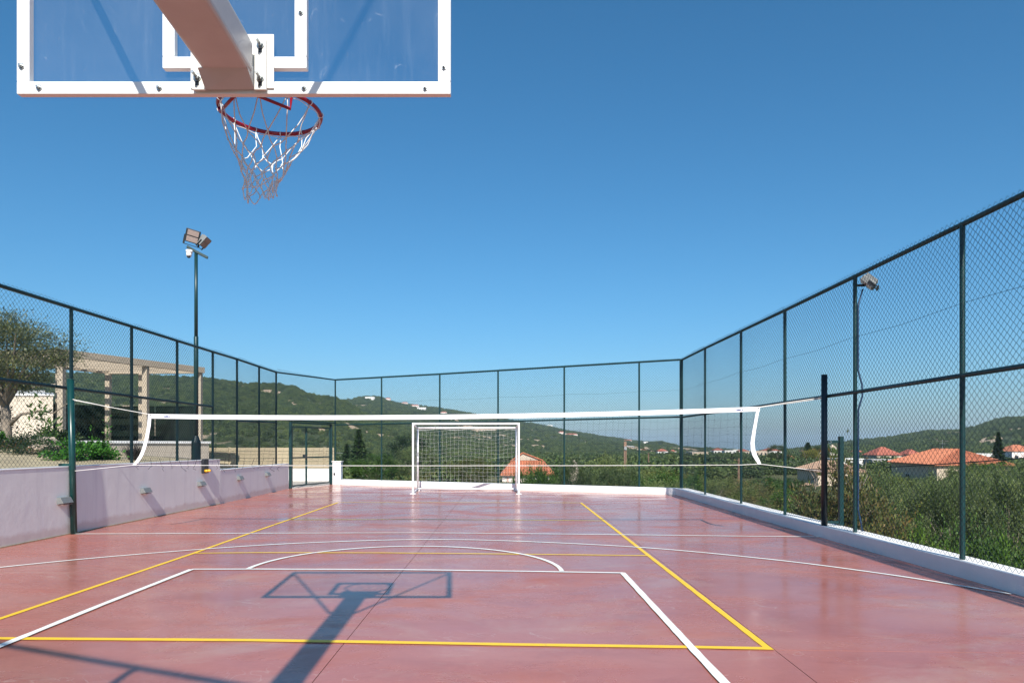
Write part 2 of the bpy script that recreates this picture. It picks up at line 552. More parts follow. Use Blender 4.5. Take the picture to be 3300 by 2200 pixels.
def resample(ridge, n):
    P = [Vector(p) for p in ridge]
    ang = [math.atan2(p.x, p.y) for p in P]
    out = []
    for i in range(n):
        a = ang[0] + (ang[-1] - ang[0]) * i / (n - 1)
        k = max(j for j in range(len(P) - 1) if ang[j] <= a + 1e-9)
        f = (a - ang[k]) / (ang[k + 1] - ang[k])
        out.append(P[k].lerp(P[k + 1], min(1, f)))
    return out

def bare_amount(u, t, spots):
    b = 0.0
    for (su, st, ru, rt) in spots:
        d = ((u - su) / ru) ** 2 + ((t - st) / rt) ** 2
        b = max(b, 1.0 - d)
    return max(-0.2, b)

HILLS = {}

def hill_point(name, u, t):
    rid, yf, zf, pw, amp = HILLS[name]
    n = len(rid)
    fi = u * (n - 1)
    i = min(n - 2, int(fi))
    p = rid[i].lerp(rid[i + 1], fi - i)
    k = yf / p.y
    x = p.x * (k + (1 - k) * t)
    y = p.y * (k + (1 - k) * t)
    z = zf + (p.z - zf) * (t ** pw)
    w = math.sin(math.pi * min(1, t)) if t < 1 else 0
    z += amp * w * (noise.noise(Vector((x * 0.008, y * 0.008, 1.7))) + 0.5 * noise.noise(Vector((x * 0.02, y * 0.02, 5.1))))
    return Vector((x, y, z))

def bare_at(name, u, t, p, spots):
    b = bare_amount(u, t, spots)
    nb = noise.noise(Vector((p.x * 0.013, p.y * 0.009, 21.0))) + 0.5 * noise.noise(Vector((p.x * 0.04, p.y * 0.03, 4.0)))
    b = max(b, (nb - 0.33) * 1.7)
    if name == 'far' and 0.30 < u < 0.74 and 0.08 < t < 0.62:
        w = math.sin(t * 95 + 2.5 * noise.noise(Vector((p.x * 0.006, p.y * 0.002, 1.0))))
        if w > 0.72 and noise.noise(Vector((p.x * 0.01, p.y * 0.004, 7.0))) > -0.05:
            b = max(b, 0.75)
    return b

def make_hill(name, ridge, yf, zf, pw, amp, spots, nu=220, nt_=110):
    HILLS[name] = (resample(ridge, nu), yf, zf, pw, amp)
    V, bare = [], []
    for i in range(nu):
        u = i / (nu - 1)
        for j in range(nt_):
            t = j / (nt_ - 1)
            V.append(hill_point(name, u, t))
            bare.append(bare_at(name, u, t, V[-1], spots))
        top = V[-1]
        V.append(Vector((top.x * 1.12, top.y * 1.12, top.z - 6)))
        bare.append(0)
        V.append(Vector((top.x * 1.4, top.y * 1.4, -60)))
        bare.append(0)
    m = nt_ + 2
    F = []
    for i in range(nu - 1):
        for j in range(m - 1):
            a = i * m + j
            F.append((a, a + m, a + m + 1, a + 1))
    mb = MB()
    mb.add(V, F)
    me = mb.mesh('hill', smooth=True)
    at = me.attributes.new('bare', 'FLOAT', 'POINT')
    at.data.foreach_set('value', bare)
    o = link_obj('hill', me, M['hill'])
    return tag(o, kind='structure')

NEAR = [(-920.5, 900.0, 91.4), (-703.7, 884.7, 93.9), (-533.5, 869.4, 93.0), (-458.1, 854.1, 87.9), (-377.5, 838.8, 84.1), (-325.7, 823.5, 76.5), (-295.4, 808.2, 73.6), (-260.6, 792.9, 70.1), (-246.4, 777.6, 67.3), (-228.7, 762.4, 59.0), (-208.8, 747.1, 54.4), (-191.3, 731.8, 53.0), (-175.9, 716.5, 48.0), (-161.0, 701.2, 39.9), (-150.9, 685.9, 33.4), (-128.0, 670.6, 25.3), (-95.3, 655.3, 14.3), (-58.2, 640.0, 6.7), (10, 640, -4)]
FAR = [(-443.2, 1500.0, 90.5), (-374.8, 1547.1, 104.6), (-355.1, 1594.1, 114.1), (-316.3, 1641.2, 117.5), (-306.2, 1688.2, 112.0), (-259.5, 1735.3, 104.9), (-209.8, 1782.4, 100.5), (-128.1, 1829.4, 89.9), (-41.8, 1876.5, 77.8), (109.3, 1923.5, 53.5), (155.9, 1970.6, 44.1), (263.2, 2017.6, 27.8), (364.1, 2064.7, 14.4), (423.3, 2111.8, 11.9), (477.9, 2158.8, 10.2), (540.4, 2205.9, -3.6), (630.8, 2252.9, -9.8), (784.1, 2300.0, -17)]
RIGHT = [(545.5, 1500.0, -14), (624.2, 1445.5, -5), (675.2, 1390.9, 5.4), (690.7, 1336.4, 11.2), (716.1, 1281.8, 16.5), (742.5, 1227.3, 25.8), (769.2, 1172.7, 27.2), (767.0, 1118.2, 33.5), (754.2, 1063.6, 39.5), (756.8, 1009.1, 42.9), (846.1, 954.5, 57.0), (961.4, 900.0, 66.9)]
SP_NEAR = [(0.70, 0.42, 0.030, 0.05), (0.755, 0.40, 0.022, 0.04), (0.66, 0.60, 0.02, 0.05), (0.50, 0.92, 0.03, 0.025), (0.56, 0.82, 0.02, 0.04), (0.60, 0.70, 0.012, 0.06), (0.86, 0.22, 0.012, 0.06), (0.90, 0.20, 0.02, 0.02), (0.64, 0.30, 0.012, 0.03)]
SP_FAR = [(0.40, 0.40, 0.035, 0.018), (0.48, 0.34, 0.06, 0.014), (0.50, 0.26, 0.05, 0.012), (0.53, 0.16, 0.03, 0.02), (0.62, 0.30, 0.04, 0.015), (0.80, 0.18, 0.05, 0.05), (0.76, 0.26, 0.03, 0.05), (0.20, 0.62, 0.05, 0.012), (0.30, 0.52, 0.04, 0.015)]
SP_RIGHT = [(0.42, 0.45, 0.03, 0.06), (0.50, 0.50, 0.03, 0.05), (0.56, 0.35, 0.03, 0.06), (0.28, 0.30, 0.05, 0.04), (0.63, 0.55, 0.02, 0.05)]
make_hill('near', NEAR, 300, -7, 1.05, 6, SP_NEAR)
make_hill('far', FAR, 560, -9, 1.1, 8, SP_FAR)
make_hill('right', RIGHT, 420, -8, 1.1, 5, SP_RIGHT)

# ------------------------------------------------------------------ foliage
def leaf_cards(rng, C, D, size, aspect):
    """diamond leaves: C centres, D long directions"""
    n = len(C)
    D = D / np.maximum(1e-6, np.linalg.norm(D, axis=1, keepdims=True))
    W = np.cross(D, rng.normal(size=(n, 3)))
    W /= np.maximum(1e-6, np.linalg.norm(W, axis=1, keepdims=True))
    s = size * rng.uniform(0.6, 1.35, (n, 1))
    N = np.cross(D, W)
    a = C - D * s
    b = C + W * s * aspect + N * s * 0.12
    c = C + D * s
    d = C - W * s * aspect + N * s * 0.12
    V = np.stack([a, b, c, d], 1).reshape(-1, 3)
    Q = np.arange(4 * n).reshape(n, 4)
    return V, Q

def crown_mesh(name, seed, m, n=6000, clumps=60, radii=(1, 1, 1), leaf=0.045, aspect=0.4, shell=0.55, spread=0.20, sprigs=0):
    rng = np.random.default_rng(seed)
    d = rng.normal(size=(clumps, 3))
    d /= np.linalg.norm(d, axis=1, keepdims=True)
    rad = shell + (1 - shell) * rng.random((clumps, 1)) ** 0.6
    lump = 0.8 + 0.35 * np.array([noise.noise(Vector(q) * 1.6 + Vector((seed, 0, 0))) for q in d.tolist()])[:, None]
    K = d * rad * lump
    K[:, 2] = np.where(K[:, 2] < -0.5, -0.5 + (K[:, 2] + 0.5) * 0.4, K[:, 2])
    idx = rng.integers(0, clumps, n)
    off = rng.normal(size=(n, 3)) * spread * rng.uniform(0.5, 1.2, (clumps, 1))[idx]
    C = K[idx] + off
    D = off + 0.5 * d[idx] * spread + rng.normal(size=(n, 3)) * spread * 0.7
    D[:, 2] += spread * 0.4
    if sprigs:
        o_ = rng.integers(0, clumps, sprigs)
        b0 = K[o_] * 1.02
        dr = d[o_] * 0.6 + np.array([0, 0, 0.9]) + rng.normal(size=(sprigs, 3)) * 0.25
        dr /= np.linalg.norm(dr, axis=1, keepdims=True)
        ln = rng.uniform(0.16, 0.38, (sprigs, 1))
        kk = 22
        tt = np.tile(np.linspace(0.05, 1, kk), sprigs)[:, None]
        B, Dr, L_ = np.repeat(b0, kk, 0), np.repeat(dr, kk, 0), np.repeat(ln, kk, 0)
        C = np.concatenate([C, B + Dr * tt * L_ + rng.normal(size=B.shape) * 0.012])
        D = np.concatenate([D, Dr * 0.8 + rng.normal(size=B.shape) * 0.5])
    rr = np.array(radii)
    V, Q = leaf_cards(rng, C * rr, D, leaf, aspect)
    return np_mesh(name, V, Q, m), K * rr

def limb_mesh(name, seed, m, base, height, tips, r0=0.09, wob=0.15):
    rng = random.Random(seed)
    mb = MB()
    b = Vector(base)
    fork = b + Vector((rng.uniform(-wob, wob), rng.uniform(-wob, wob), height))
    mid = (b + fork) / 2 + Vector((rng.uniform(-wob, wob), rng.uniform(-wob, wob), 0)) * 0.6
    mb.tube([b - Vector((0, 0, 0.1)), b + (mid - b) * 0.3, mid, fork], [r0 * 1.35, r0 * 1.05, r0 * 0.9, r0 * 0.8], 9)
    for tp in tips:
        tp = Vector(tp)
        k = fork.lerp(tp, 0.45) + Vector((rng.uniform(-wob, wob), rng.uniform(-wob, wob), rng.uniform(0, wob)))
        mb.tube([fork - Vector((0, 0, 0.05)), k, tp], [r0 * 0.55, r0 * 0.32, r0 * 0.08], 6, caps=False)
    return mb.mesh(name, smooth=True)

BUSH = {}

def bush_meshes(kind, m, seeds, **kw):
    out = []
    for sd in seeds:
        me, K = crown_mesh('foliage', sd, m, **kw)
        st = limb_mesh('stems', sd + 7, M['bark'], (0, 0, -1.0), 0.35, [tuple(q * 0.85) for q in K[:14]], 0.035, 0.1)
        out.append((me, st))
    BUSH[kind] = out

bush_meshes('olive', M['leaf_olive'], (1, 2, 3, 4), n=34000, clumps=62, leaf=0.019, aspect=0.30, shell=0.62, spread=0.085, sprigs=260)
bush_meshes('green', M['leaf_green'], (11, 12), n=26000, clumps=60, leaf=0.021, aspect=0.42, shell=0.62, spread=0.085, sprigs=170)
bush_meshes('brown', M['leaf_brown'], (21, 22), n=17000, clumps=140, leaf=0.030, aspect=0.38, shell=0.35, spread=0.12, sprigs=80)
bush_meshes('yellow', M['leaf_yellow'], (31,), n=16000, clumps=150, leaf=0.024, aspect=0.45, spread=0.11)
bush_meshes('dark', M['leaf_dark'], (41, 42), n=15000, clumps=85, leaf=0.026, aspect=0.4, spread=0.11, sprigs=60)
bush_meshes('weed', M['dry'], (51,), n=12000, clumps=140, leaf=0.038, aspect=0.14, shell=0.2, spread=0.17)

def bush(name, loc, rad, kind, var, label, cat, group=None, rz=0.0):
    """loc = ground point; rad = (rx, ry, half height)"""
    me, st = BUSH[kind][var % len(BUSH[kind])]
    o = root(name, loc, label, cat, group, rz)
    for nm, mm, mt in (('foliage', me, None), ('stems', st, M['bark'])):
        c = link_obj(nm, mm, mt, o, local=True)
        c.scale = rad
        c.location = (0, 0, rad[2] * 0.98)
    return o

# scatter for the hillsides and the valley: one object each, instances of three small crowns
def scrub_proto(seed, m, n=1100, leaf=0.085):
    rng = np.random.default_rng(seed)
    d = rng.normal(size=(n, 3))
    d /= np.linalg.norm(d, axis=1, keepdims=True)
    d[:, 2] = np.abs(d[:, 2]) * 0.9 - 0.12
    C = d * rng.uniform(0.55, 1.0, (n, 1)) * (0.85 + 0.3 * rng.random((n, 1)))
    V, Q = leaf_cards(rng, C, rng.normal(size=(n, 3)) + d * 0.6, leaf, 0.7)
    me = np_mesh('scrub_crown', V, Q, m)
    return bpy.data.objects.new('scrub_crown', me)

PROTO = [scrub_proto(s, M['scrub']) for s in (101, 102, 103)]

def scatter(name, pts, scl, label, cat):
    n = len(pts)
    me = bpy.data.meshes.new(name)
    me.from_pydata([tuple(p) for p in pts], [], [])
    a = me.attributes.new('scl', 'FLOAT_VECTOR', 'POINT')
    a.data.foreach_set('vector', np.array(scl, dtype=np.float32).ravel())
    rng = np.random.default_rng(n)
    b = me.attributes.new('rot', 'FLOAT_VECTOR', 'POINT')
    rt = np.zeros((n, 3), dtype=np.float32)
    rt[:, 2] = rng.random(n) * 6.28
    b.data.foreach_set('vector', rt.ravel())
    o = bpy.data.objects.new(name, me)
    COL.objects.link(o)
    g = bpy.data.node_groups.new(name + '_nodes', 'GeometryNodeTree')
    g.interface.new_socket('Geometry', in_out='INPUT', socket_type='NodeSocketGeometry')
    g.interface.new_socket('Geometry', in_out='OUTPUT', socket_type='NodeSocketGeometry')
    N = g.nodes
    gi, go = N.new('NodeGroupInput'), N.new('NodeGroupOutput')
    ip = N.new('GeometryNodeInstanceOnPoints')
    jn = N.new('GeometryNodeJoinGeometry')
    for p in PROTO:
        oi = N.new('GeometryNodeObjectInfo')
        oi.inputs['Object'].default_value = p
        oi.inputs['As Instance'].default_value = True
        g.links.new(oi.outputs['Geometry'], jn.inputs[0])
    sa = N.new('GeometryNodeInputNamedAttribute')
    sa.data_type = 'FLOAT_VECTOR'
    sa.inputs['Name'].default_value = 'scl'
    ra = N.new('GeometryNodeInputNamedAttribute')
    ra.data_type = 'FLOAT_VECTOR'
    ra.inputs['Name'].default_value = 'rot'
    g.links.new(gi.outputs[0], ip.inputs['Points'])
    g.links.new(jn.outputs[0], ip.inputs['Instance'])
    ip.inputs['Pick Instance'].default_value = True
    g.links.new(sa.outputs['Attribute'], ip.inputs['Scale'])
    g.links.new(ra.outputs['Attribute'], ip.inputs['Rotation'])
    g.links.new(ip.outputs[0], go.inputs[0])
    md = o.modifiers.new('scatter', 'NODES')
    md.node_group = g
    return tag(o, label, cat, kind='stuff')

def scatter_hill(hname, n, spots, smin, smax, label, seed, rows=False):
    rng = random.Random(seed)
    pts, scl = [], []
    rid, yf = HILLS[hname][0], HILLS[hname][1]
    yr = sum(p.y for p in rid) / len(rid)
    while len(pts) < n:
        u = rng.random()
        # even cover of the ground: more points where the fan is wider
        y2 = yf * yf + (yr * yr - yf * yf) * rng.random()
        t = (math.sqrt(y2) - yf) / (yr - yf)
        if rows:
            t = (round(t * 90) + rng.uniform(-0.18, 0.18)) / 90
        if not 0 <= t <= 1.0:
            continue
        p = hill_point(hname, u, t)
        if bare_at(hname, u, t, p, spots) > 0.10 and rng.random() < 0.90:
            continue
        dens = noise.noise(Vector((p.x * 0.012, p.y * 0.012, 9.0)))
        if dens < -0.25 and rng.random() < 0.55:
            continue
        s = rng.uniform(smin, smax) * (1.25 if dens > 0.2 else 1.0)
        pts.append(p)
        scl.append((s, s, s * rng.uniform(0.9, 1.45)))
    return scatter('hillside_trees', pts, scl, label, 'trees')

scatter_hill('near', 15000, SP_NEAR, 1.5, 3.0, 'dark green scrub and trees covering the nearer left-hand hillside', 5)
scatter_hill('far', 16000, SP_FAR, 2.2, 4.2, 'olive groves and scrub covering the farther hillside behind the goal', 6, rows=True)
scatter_hill('right', 7000, SP_RIGHT, 2.2, 4.4, 'dense green trees covering the hillside at the right edge', 7)

def scatter_valley():
    rng = random.Random(8)
    pts, scl = [], []
    while len(pts) < 9000:
        y = 70 * (40.0 ** rng.random())
        x = y * rng.uniform(-0.32, 0.85)
        if noise.noise(Vector((x * 0.03, y * 0.02, 2.0))) < -0.12 and rng.random() < 0.8:
            continue
        if 36 < x < 66 and 74 < y < 108:
            continue
        if 24 < x < 46 and 66 < y < 96:
            continue
        if -8 < x < 12 and 70 < y < 100:
            continue
        s = rng.uniform(1.0, 2.4) * (1 + min(1.2, y / 900))
        pts.append((x, y, gz(x, y) + 0.2))
        scl.append((s * 1.25, s * 1.25, s * rng.uniform(0.7, 1.2)))
    scatter('valley_trees', pts, scl, 'olive trees and hedges spread over the valley floor beyond the fence', 'trees')

scatter_valley()

# ------------------------------------------------------------------ court
COURT = [(-7.6, 1.80), (5.2, -3.45), (5.2, 19.95), (-6.5, 25.35), (-7.62, 22.7)]
base = MB()
base.prism([(-7.6, 1.80), (5.2, -3.45), (5.2, 19.97), (-6.55, 25.32), (-7.62, 22.7)], -2.9, -0.008)
court = base.build('court_floor', M['joint'])
tag(court, kind='structure')

def slab(poly):
    mb = MB()
    mb.prism(poly, -0.05, 0.0)
    return mb.build('slab', M['court'], court)

G = 0.0028
def jx1(y): return -1.159 - 0.01145 * y
COLS = [(None, (1, 0.01145, -1.159)), ((1, 0.01145, -1.159), (1, 0, 1.84)), ((1, 0, 1.84), None)]
ROWS = [(None, (0.044, 1, 4.865)), ((0.044, 1, 4.865), (0.040, 1, 7.868)), ((0.040, 1, 7.868), None)]
for cl in COLS:
    for rw in ROWS:
        p = list(COURT)
        for lo, hi in (cl, rw):
            if lo: p = clip_poly(p, -lo[0], -lo[1], -lo[2] - G)
            if hi: p = clip_poly(p, hi[0], hi[1], hi[2] - G)
        slab(p)

def stripe(name, pts, w, m, z=0.004, closed=False):
    P0 = [Vector((x, y, 0)) for x, y in pts]
    P = [P0[0]]
    for a, b in zip(P0[:-1], P0[1:]):
        k = max(1, int((b - a).length / 0.12))
        P += [a.lerp(b, j / k) for j in range(1, k + 1)]
    V = []
    rj = random.Random(int(w * 1000) + len(P))
    for i, p in enumerate(P):
        a = P[max(0, i - 1)]
        b = P[min(len(P) - 1, i + 1)]
        d = (b - a).normalized()
        n = Vector((-d.y, d.x, 0)) * (w / 2 + rj.uniform(-0.0022, 0.0022))
        V += [(p.x + n.x, p.y + n.y, z), (p.x - n.x, p.y - n.y, z)]
    F = [(2 * i, 2 * i + 1, 2 * i + 3, 2 * i + 2) for i in range(len(P) - 1)]
    mb = MB()
    mb.add(V, F)
    return mb.build(name, m, court)

Y, W = M['line_y'], M['line_w']
stripe('yellow_line', [(-4.21, 3.2), (-4.226, 5.634), (-4.226, 9.043), (-4.28, 11.4), (-4.30, 13.2), (-4.37, 17.17)], 0.055, Y)
stripe('yellow_line', [(1.72, 17.06), (1.747, 13.13), (1.775, 8.9), (1.805, 4.775)], 0.055, Y)
stripe('yellow_line', [(-4.2, 5.05), (-3.789, 5.053), (-1.877, 5.006), (-0.929, 4.955), (0.0, 4.899), (1.237, 4.838), (1.83, 4.80)], 0.062, Y, 0.006)
stripe('yellow_line', [(-4.2, 9.053), (-3.413, 9.103), (-1.703, 9.083), (0.0, 8.983), (1.75, 8.857)], 0.05, Y, 0.006)
stripe('yellow_line', [(-4.24, 13.12), (-1.74, 13.22), (0.0, 13.108), (1.725, 12.964)], 0.05, Y, 0.006)
stripe('yellow_line', [(-4.34, 17.15), (0.0, 17.085), (1.70, 17.02)], 0.05, Y, 0.006)
stripe('white_line', [(-7.05, 11.018), (-4.165, 11.107), (-1.47, 11.165), (0.0, 11.077), (4.019, 10.716), (4.80, 10.661)], 0.05, W, 0.008)
stripe('white_line', [(-3.69, 7.873), (-2.955, 7.881), (-1.307, 7.850), (0.0, 7.755), (1.245, 7.646)], 0.05, W, 0.008)
stripe('white_line', [(-3.61, 3.9), (-3.635, 4.847), (-3.67, 6.1), (-3.687, 7.85)], 0.062, W, 0.010)
stripe('white_line', [(1.237, 7.65), (1.265, 4.847), (1.277, 4.112), (1.29, 3.4)], 0.062, W, 0.010)
def arc(pts, n=40):
    """smooth curve through the measured points"""
    P = [Vector((x, y, 0)) for x, y in pts]
    out = []
    m = len(P)
    for i in range(m - 1):
        p0, p1, p2, p3 = P[max(0, i - 1)], P[i], P[i + 1], P[min(m - 1, i + 2)]
        for k in range(8):
            t = k / 8
            q = 0.5 * ((2 * p1) + (p2 - p0) * t + (2 * p0 - 5 * p1 + 4 * p2 - p3) * t * t + (3 * p1 - p0 - 3 * p2 + p3) * t ** 3)
            out.append((q.x, q.y))
    out.append((P[-1].x, P[-1].y))
    return out
stripe('free_throw_arc', [(-1.245 + 1.81 * math.cos(a), 7.83 - 0.045 * (1.81 * math.cos(a)) + 1.84 * math.sin(a)) for a in [math.pi * (1 - k / 48) for k in range(49)]], 0.055, W, 0.0085)
stripe('three_point_arc', arc([(-6.6, 7.2), (-5.997, 7.996), (-5.086, 8.829), (-3.656, 9.75), (-2.236, 10.236), (-1.184, 10.365), (0.0, 10.211), (1.797, 9.569), (3.218, 8.58), (4.155, 7.569), (4.80, 6.56)]), 0.05, W, 0.007)
stripe('white_line', [(-7.1, 19.93), (-3.0, 20.05), (0.17, 20.03), (4.7, 19.70)], 0.035, W, 0.004)

# ------------------------------------------------------------------ walls round the court
lw = root('retaining_wall', (-7.25, 12, 0), 'lilac plastered retaining wall along the left side of the court, stepped down near its end', 'wall')
mb = MB()
mb.box(-7.40, -7.15, 1.6, 16.72, -0.6, 1.075)
mb.build('wall_face', M['plaster'], lw, bevel=0.006)
mb = MB()
mb.prism([(-7.40, 16.722), (-7.15, 16.722), (-7.40, 22.62), (-7.62, 22.62)], -0.6, 0.815)
mb.build('wall_face', M['plaster'], lw, bevel=0.006)
mb = MB()
mb.box(-7.41, -7.144, 1.6, 16.727, 1.076, 1.096)
mb.build('coping', M['white_wall'], lw, bevel=0.004)
mb = MB()
mb.prism([(-7.41, 16.73), (-7.144, 16.73), (-7.394, 22.63), (-7.63, 22.63)], 0.816, 0.836)
mb.build('coping', M['white_wall'], lw, bevel=0.004)
mb = MB()
mb.box(-7.148, -7.135, 1.7, 16.70, 0.001, 0.013)
mb.build('mortar_line', M['sand'], lw)

fw = MB()
fd = Vector((4.76 + 6.58, 19.91 - 25.2, 0)).normalized()
fn = Vector((-fd.y, fd.x, 0))
A0, B0 = Vector((-6.28, 25.06, 0)), Vector((4.80, 19.90, 0))
fw.prism([tuple(q)[:2] for q in (A0, B0, B0 + fn * 0.26, A0 + fn * 0.26)], -2.9, 0.185)
tag(fw.build('far_wall', M['white_wall'], bevel=0.006), 'low white wall under the far fence behind the goal', 'wall')
rw_ = root('kerb_wall', (4.95, 8, 0), 'low wall under the right-hand fence, its inner face in shade', 'wall')
mb = MB()
mb.prism([(4.862, -4.0), (5.16, -4.0), (5.16, 7.0), (5.16, 20.05), (4.762, 20.05), (4.762, 19.85), (4.808, 10.73), (4.862, 7.6), (4.862, 5.0)], -2.9, 0.178)
mb.build('wall_body', M['white_wall'], rw_)
gp = root('gate_pillar', (-6.44, 25.2, 0), 'short square white pillar beside the green gate, capped', 'pillar')
mb = MB(); mb.box(-6.60, -6.30, 25.10, 25.40, -0.3, 0.825); mb.build('shaft', M['white_wall'], gp, bevel=0.006)
mb = MB(); mb.box(-6.63, -6.27, 25.07, 25.43, 0.826, 0.856); mb.build('cap', M['white_wall'], gp, bevel=0.005)
mb = MB(); mb.box(-6.56, -6.50, 25.075, 25.099, 0.34, 0.43); mb.build('socket_box', M['black'], gp, bevel=0.004)

# ------------------------------------------------------------------ fences
def chain_link(parent, p0, p1, z0, z1, seed, w=0.084, r=0.0022, off=0.0):
    rng = np.random.default_rng(seed)
    a, b = np.array(p0, float), np.array(p1, float)
    L = np.linalg.norm(b - a)
    d = (b - a) / L
    n = np.array([-d[1], d[0]])
    hw = w / 2
    nw = max(2, int(L / hw))
    hw = L / nw
    nz = int((z1 - z0) / hw) + 1
    zz = z0 + np.arange(nz) * (z1 - z0) / (nz - 1)
    ang = np.array([0.5, 2.6, 4.7])
    wave = rng.uniform(0, 6, 4)
    V = np.zeros((nw, nz, 3, 3))
    k = np.arange(nw)[:, None]
    j = np.arange(nz)[None, :]
    par = (k + j) % 2
    col = k + par
    u = col * hw
    zfull = np.broadcast_to(zz[None, :], u.shape)
    u = u + 0.007 * np.sin(u * 2.1 + zfull * 1.3 + wave[0]) + 0.004 * np.sin(zfull * 5 + wave[1] + u * 0.7)
    zfull = zfull + 0.006 * np.sin(u * 3.1 + wave[2]) + 0.004 * np.sin(u * 9 + zfull * 2 + wave[3])
    u = np.clip(u, 0, L)
    nn = off + np.where(par == 0, r, -r) + 0.012 * np.sin(u * 1.7 + wave[1]) * np.sin(zfull * 1.1 + wave[2])
    # knuckle the wire a little so that the openings read rounded, not as straight diagonals
    for i, t in enumerate(ang):
        uu = u + 1.35 * r * math.cos(t)
        ni = nn + r * math.sin(t)
        V[:, :, i, 0] = a[0] + d[0] * uu + n[0] * ni
        V[:, :, i, 1] = a[1] + d[1] * uu + n[1] * ni
        V[:, :, i, 2] = zfull
    idx = np.arange(nw * nz * 3).reshape(nw, nz, 3)
    Qs = []
    for i in range(3):
        i2 = (i + 1) % 3
        Qs.append(np.stack([idx[:, :-1, i], idx[:, :-1, i2], idx[:, 1:, i2], idx[:, 1:, i]], -1).reshape(-1, 4))
    me = np_mesh('chain_link_mesh', V.reshape(-1, 3), np.concatenate(Qs), M['wire'])
    return link_obj('chain_link_mesh', me, None, parent, kind='stuff')

def fence(name, label, posts, zb, zt, zm, seed, off, zmid2=None, skip_mid=(), r=0.028):
    o = root(name, (posts[0][0], posts[0][1], zb[0]), label, 'fence')
    for i, (x, y) in enumerate(posts):
        mb = MB()
        mb.tube([(x, y, zb[i] - 0.05), (x, y, zt[i] + 0.02)], r, 12)
        mb.build('post', M['green'], o, smooth=False)
    for i in range(len(posts) - 1):
        (x0, y0), (x1, y1) = posts[i], posts[i + 1]
        mb = MB()
        mb.tube([(x0, y0, zt[i]), (x1, y1, zt[i + 1])], 0.029, 10)
        mb.build('top_rail', M['green'], o)
        if i not in skip_mid:
            mb = MB()
            mb.tube([(x0, y0, zm[i]), (x1, y1, zm[i + 1])], 0.027, 10)
            mb.build('mid_rail', M['green'], o)
        chain_link(o, (x0, y0), (x1, y1), max(zb[i], zb[i + 1]) + 0.015 if zb[i] == zb[i + 1] else zb[i] + 0.02, (zt[i] + zt[i + 1]) / 2 + 0.055, seed + i, off=off)
        mb = MB()
        zz = zt[i] * 0.6 + zm[i] * 0.4 - 0.2
        mid = ((x0 + x1) / 2, (y0 + y1) / 2, zz - 0.03)
        mb.tube([(x0, y0, zz), mid, (x1, y1, zz)], 0.0022, 4, caps=False)
        mb.build('tension_wire', M['wire'], o)
    return o

LP = [(-7.28, 7.72), (-7.28, 9.49), (-7.27, 11.26), (-7.26, 13.03), (-7.26, 14.80), (-7.26, 16.56), (-7.30, 18.12), (-7.38, 19.92), (-7.47, 21.62)]
fence('left_fence', 'green chain-link fence standing on the lilac retaining wall at left', LP,
      [1.096] * 6 + [0.836] * 3, [3.70] * 6 + [3.72, 3.73, 3.75], [2.37] * 6 + [2.08, 2.12, 2.16], 100, -0.032, skip_mid=(5,))
FP = [(-6.55, 25.30), (-4.67, 24.44), (-2.48, 23.44), (-0.46, 22.52), (1.65, 21.56), (3.83, 20.56), (4.95, 20.06)]
fence('far_fence', 'green chain-link fence across the far end of the court behind the goal', FP,
      [0.836] + [0.185] * 6, [3.86, 3.87, 3.88, 3.90, 3.92, 3.94, 3.95], [2.19, 2.20, 2.21, 2.22, 2.24, 2.26, 2.27], 200, 0.032)
RP = [(4.98, -2.45), (4.98, 0.05), (4.97, 2.55), (4.96, 5.03), (4.955, 7.51), (4.955, 9.86), (4.95, 12.38), (4.95, 14.75), (4.95, 17.50), (4.95, 20.02)]
RPt = RP[:-1] + [(4.985, 20.0)]
fence('right_fence', 'tall green chain-link fence along the right side of the court', RPt,
      [0.178] * 10, [3.86] * 5 + [3.87, 3.88, 3.90, 3.92, 3.94], [2.20] * 5 + [2.20, 2.21, 2.22, 2.24, 2.26], 300, 0.034)
BP = [(-7.1, 1.71), (-4.55, 0.667), (-2.01, -0.374), (0.5, -1.40), (3.0, -2.42)]
fence('back_fence', 'green chain-link fence closing the near end of the court behind the basketball stand', BP,
      [0.0] * 5, [3.85] * 5, [2.20] * 5, 400, 0.032)

# fence between the left wall and the far corner, with the gate below it
gt = root('gate', (-7.0, 24.0, 0), 'green metal gate of two leaves open mesh between left wall and white pillar', 'gate')
g0, g1 = Vector((-7.38, 22.75, 0)), Vector((-6.66, 25.12, 0))
def gl(t, z): 
    p = g0.lerp(g1, t)
    return (p.x, p.y, z)
for t in (0.0, 1.0):
    mb = MB(); mb.bar(gl(t, 0.0), gl(t, 2.20), 0.09, 0.09, (1, 0, 0)); mb.build('gate_post', M['green'], gt, bevel=0.006)
mb = MB(); mb.bar(gl(0, 2.20), gl(1, 2.20), 0.05, 0.06); mb.build('lintel', M['green'], gt)
for (ta, tb) in ((0.03, 0.36), (0.37, 0.965)):
    lf = MB()
    lf.bar(gl(ta, 0.06), gl(ta, 2.08), 0.045, 0.045, (1, 0, 0))
    leaf = lf.build('gate_leaf', M['green'], gt)
    mb = MB(); mb.bar(gl(tb, 0.06), gl(tb, 2.08), 0.045, 0.045, (1, 0, 0)); mb.build('gate_stile', M['green'], leaf)
    for z in (0.08, 1.02, 2.06):
        mb = MB(); mb.bar(gl(ta, z), gl(tb, z), 0.04, 0.045); mb.build('gate_rail', M['green'], leaf)
    chain_link(leaf, gl(ta, 0)[:2], gl(tb, 0)[:2], 0.1, 2.05, 500 + int(ta * 10), off=0.02)
    if ta < 0.1:
        mb = MB(); mb.bar(gl(0.33, 1.0), gl(0.33, 1.12), 0.03, 0.14, (1, 0, 0)); mb.build('lock', M['dark_metal'], leaf)
tr = root('gate_fence_panel', (-7.47, 21.62, 2.2), 'chain-link fence panel above the green gate', 'fence')
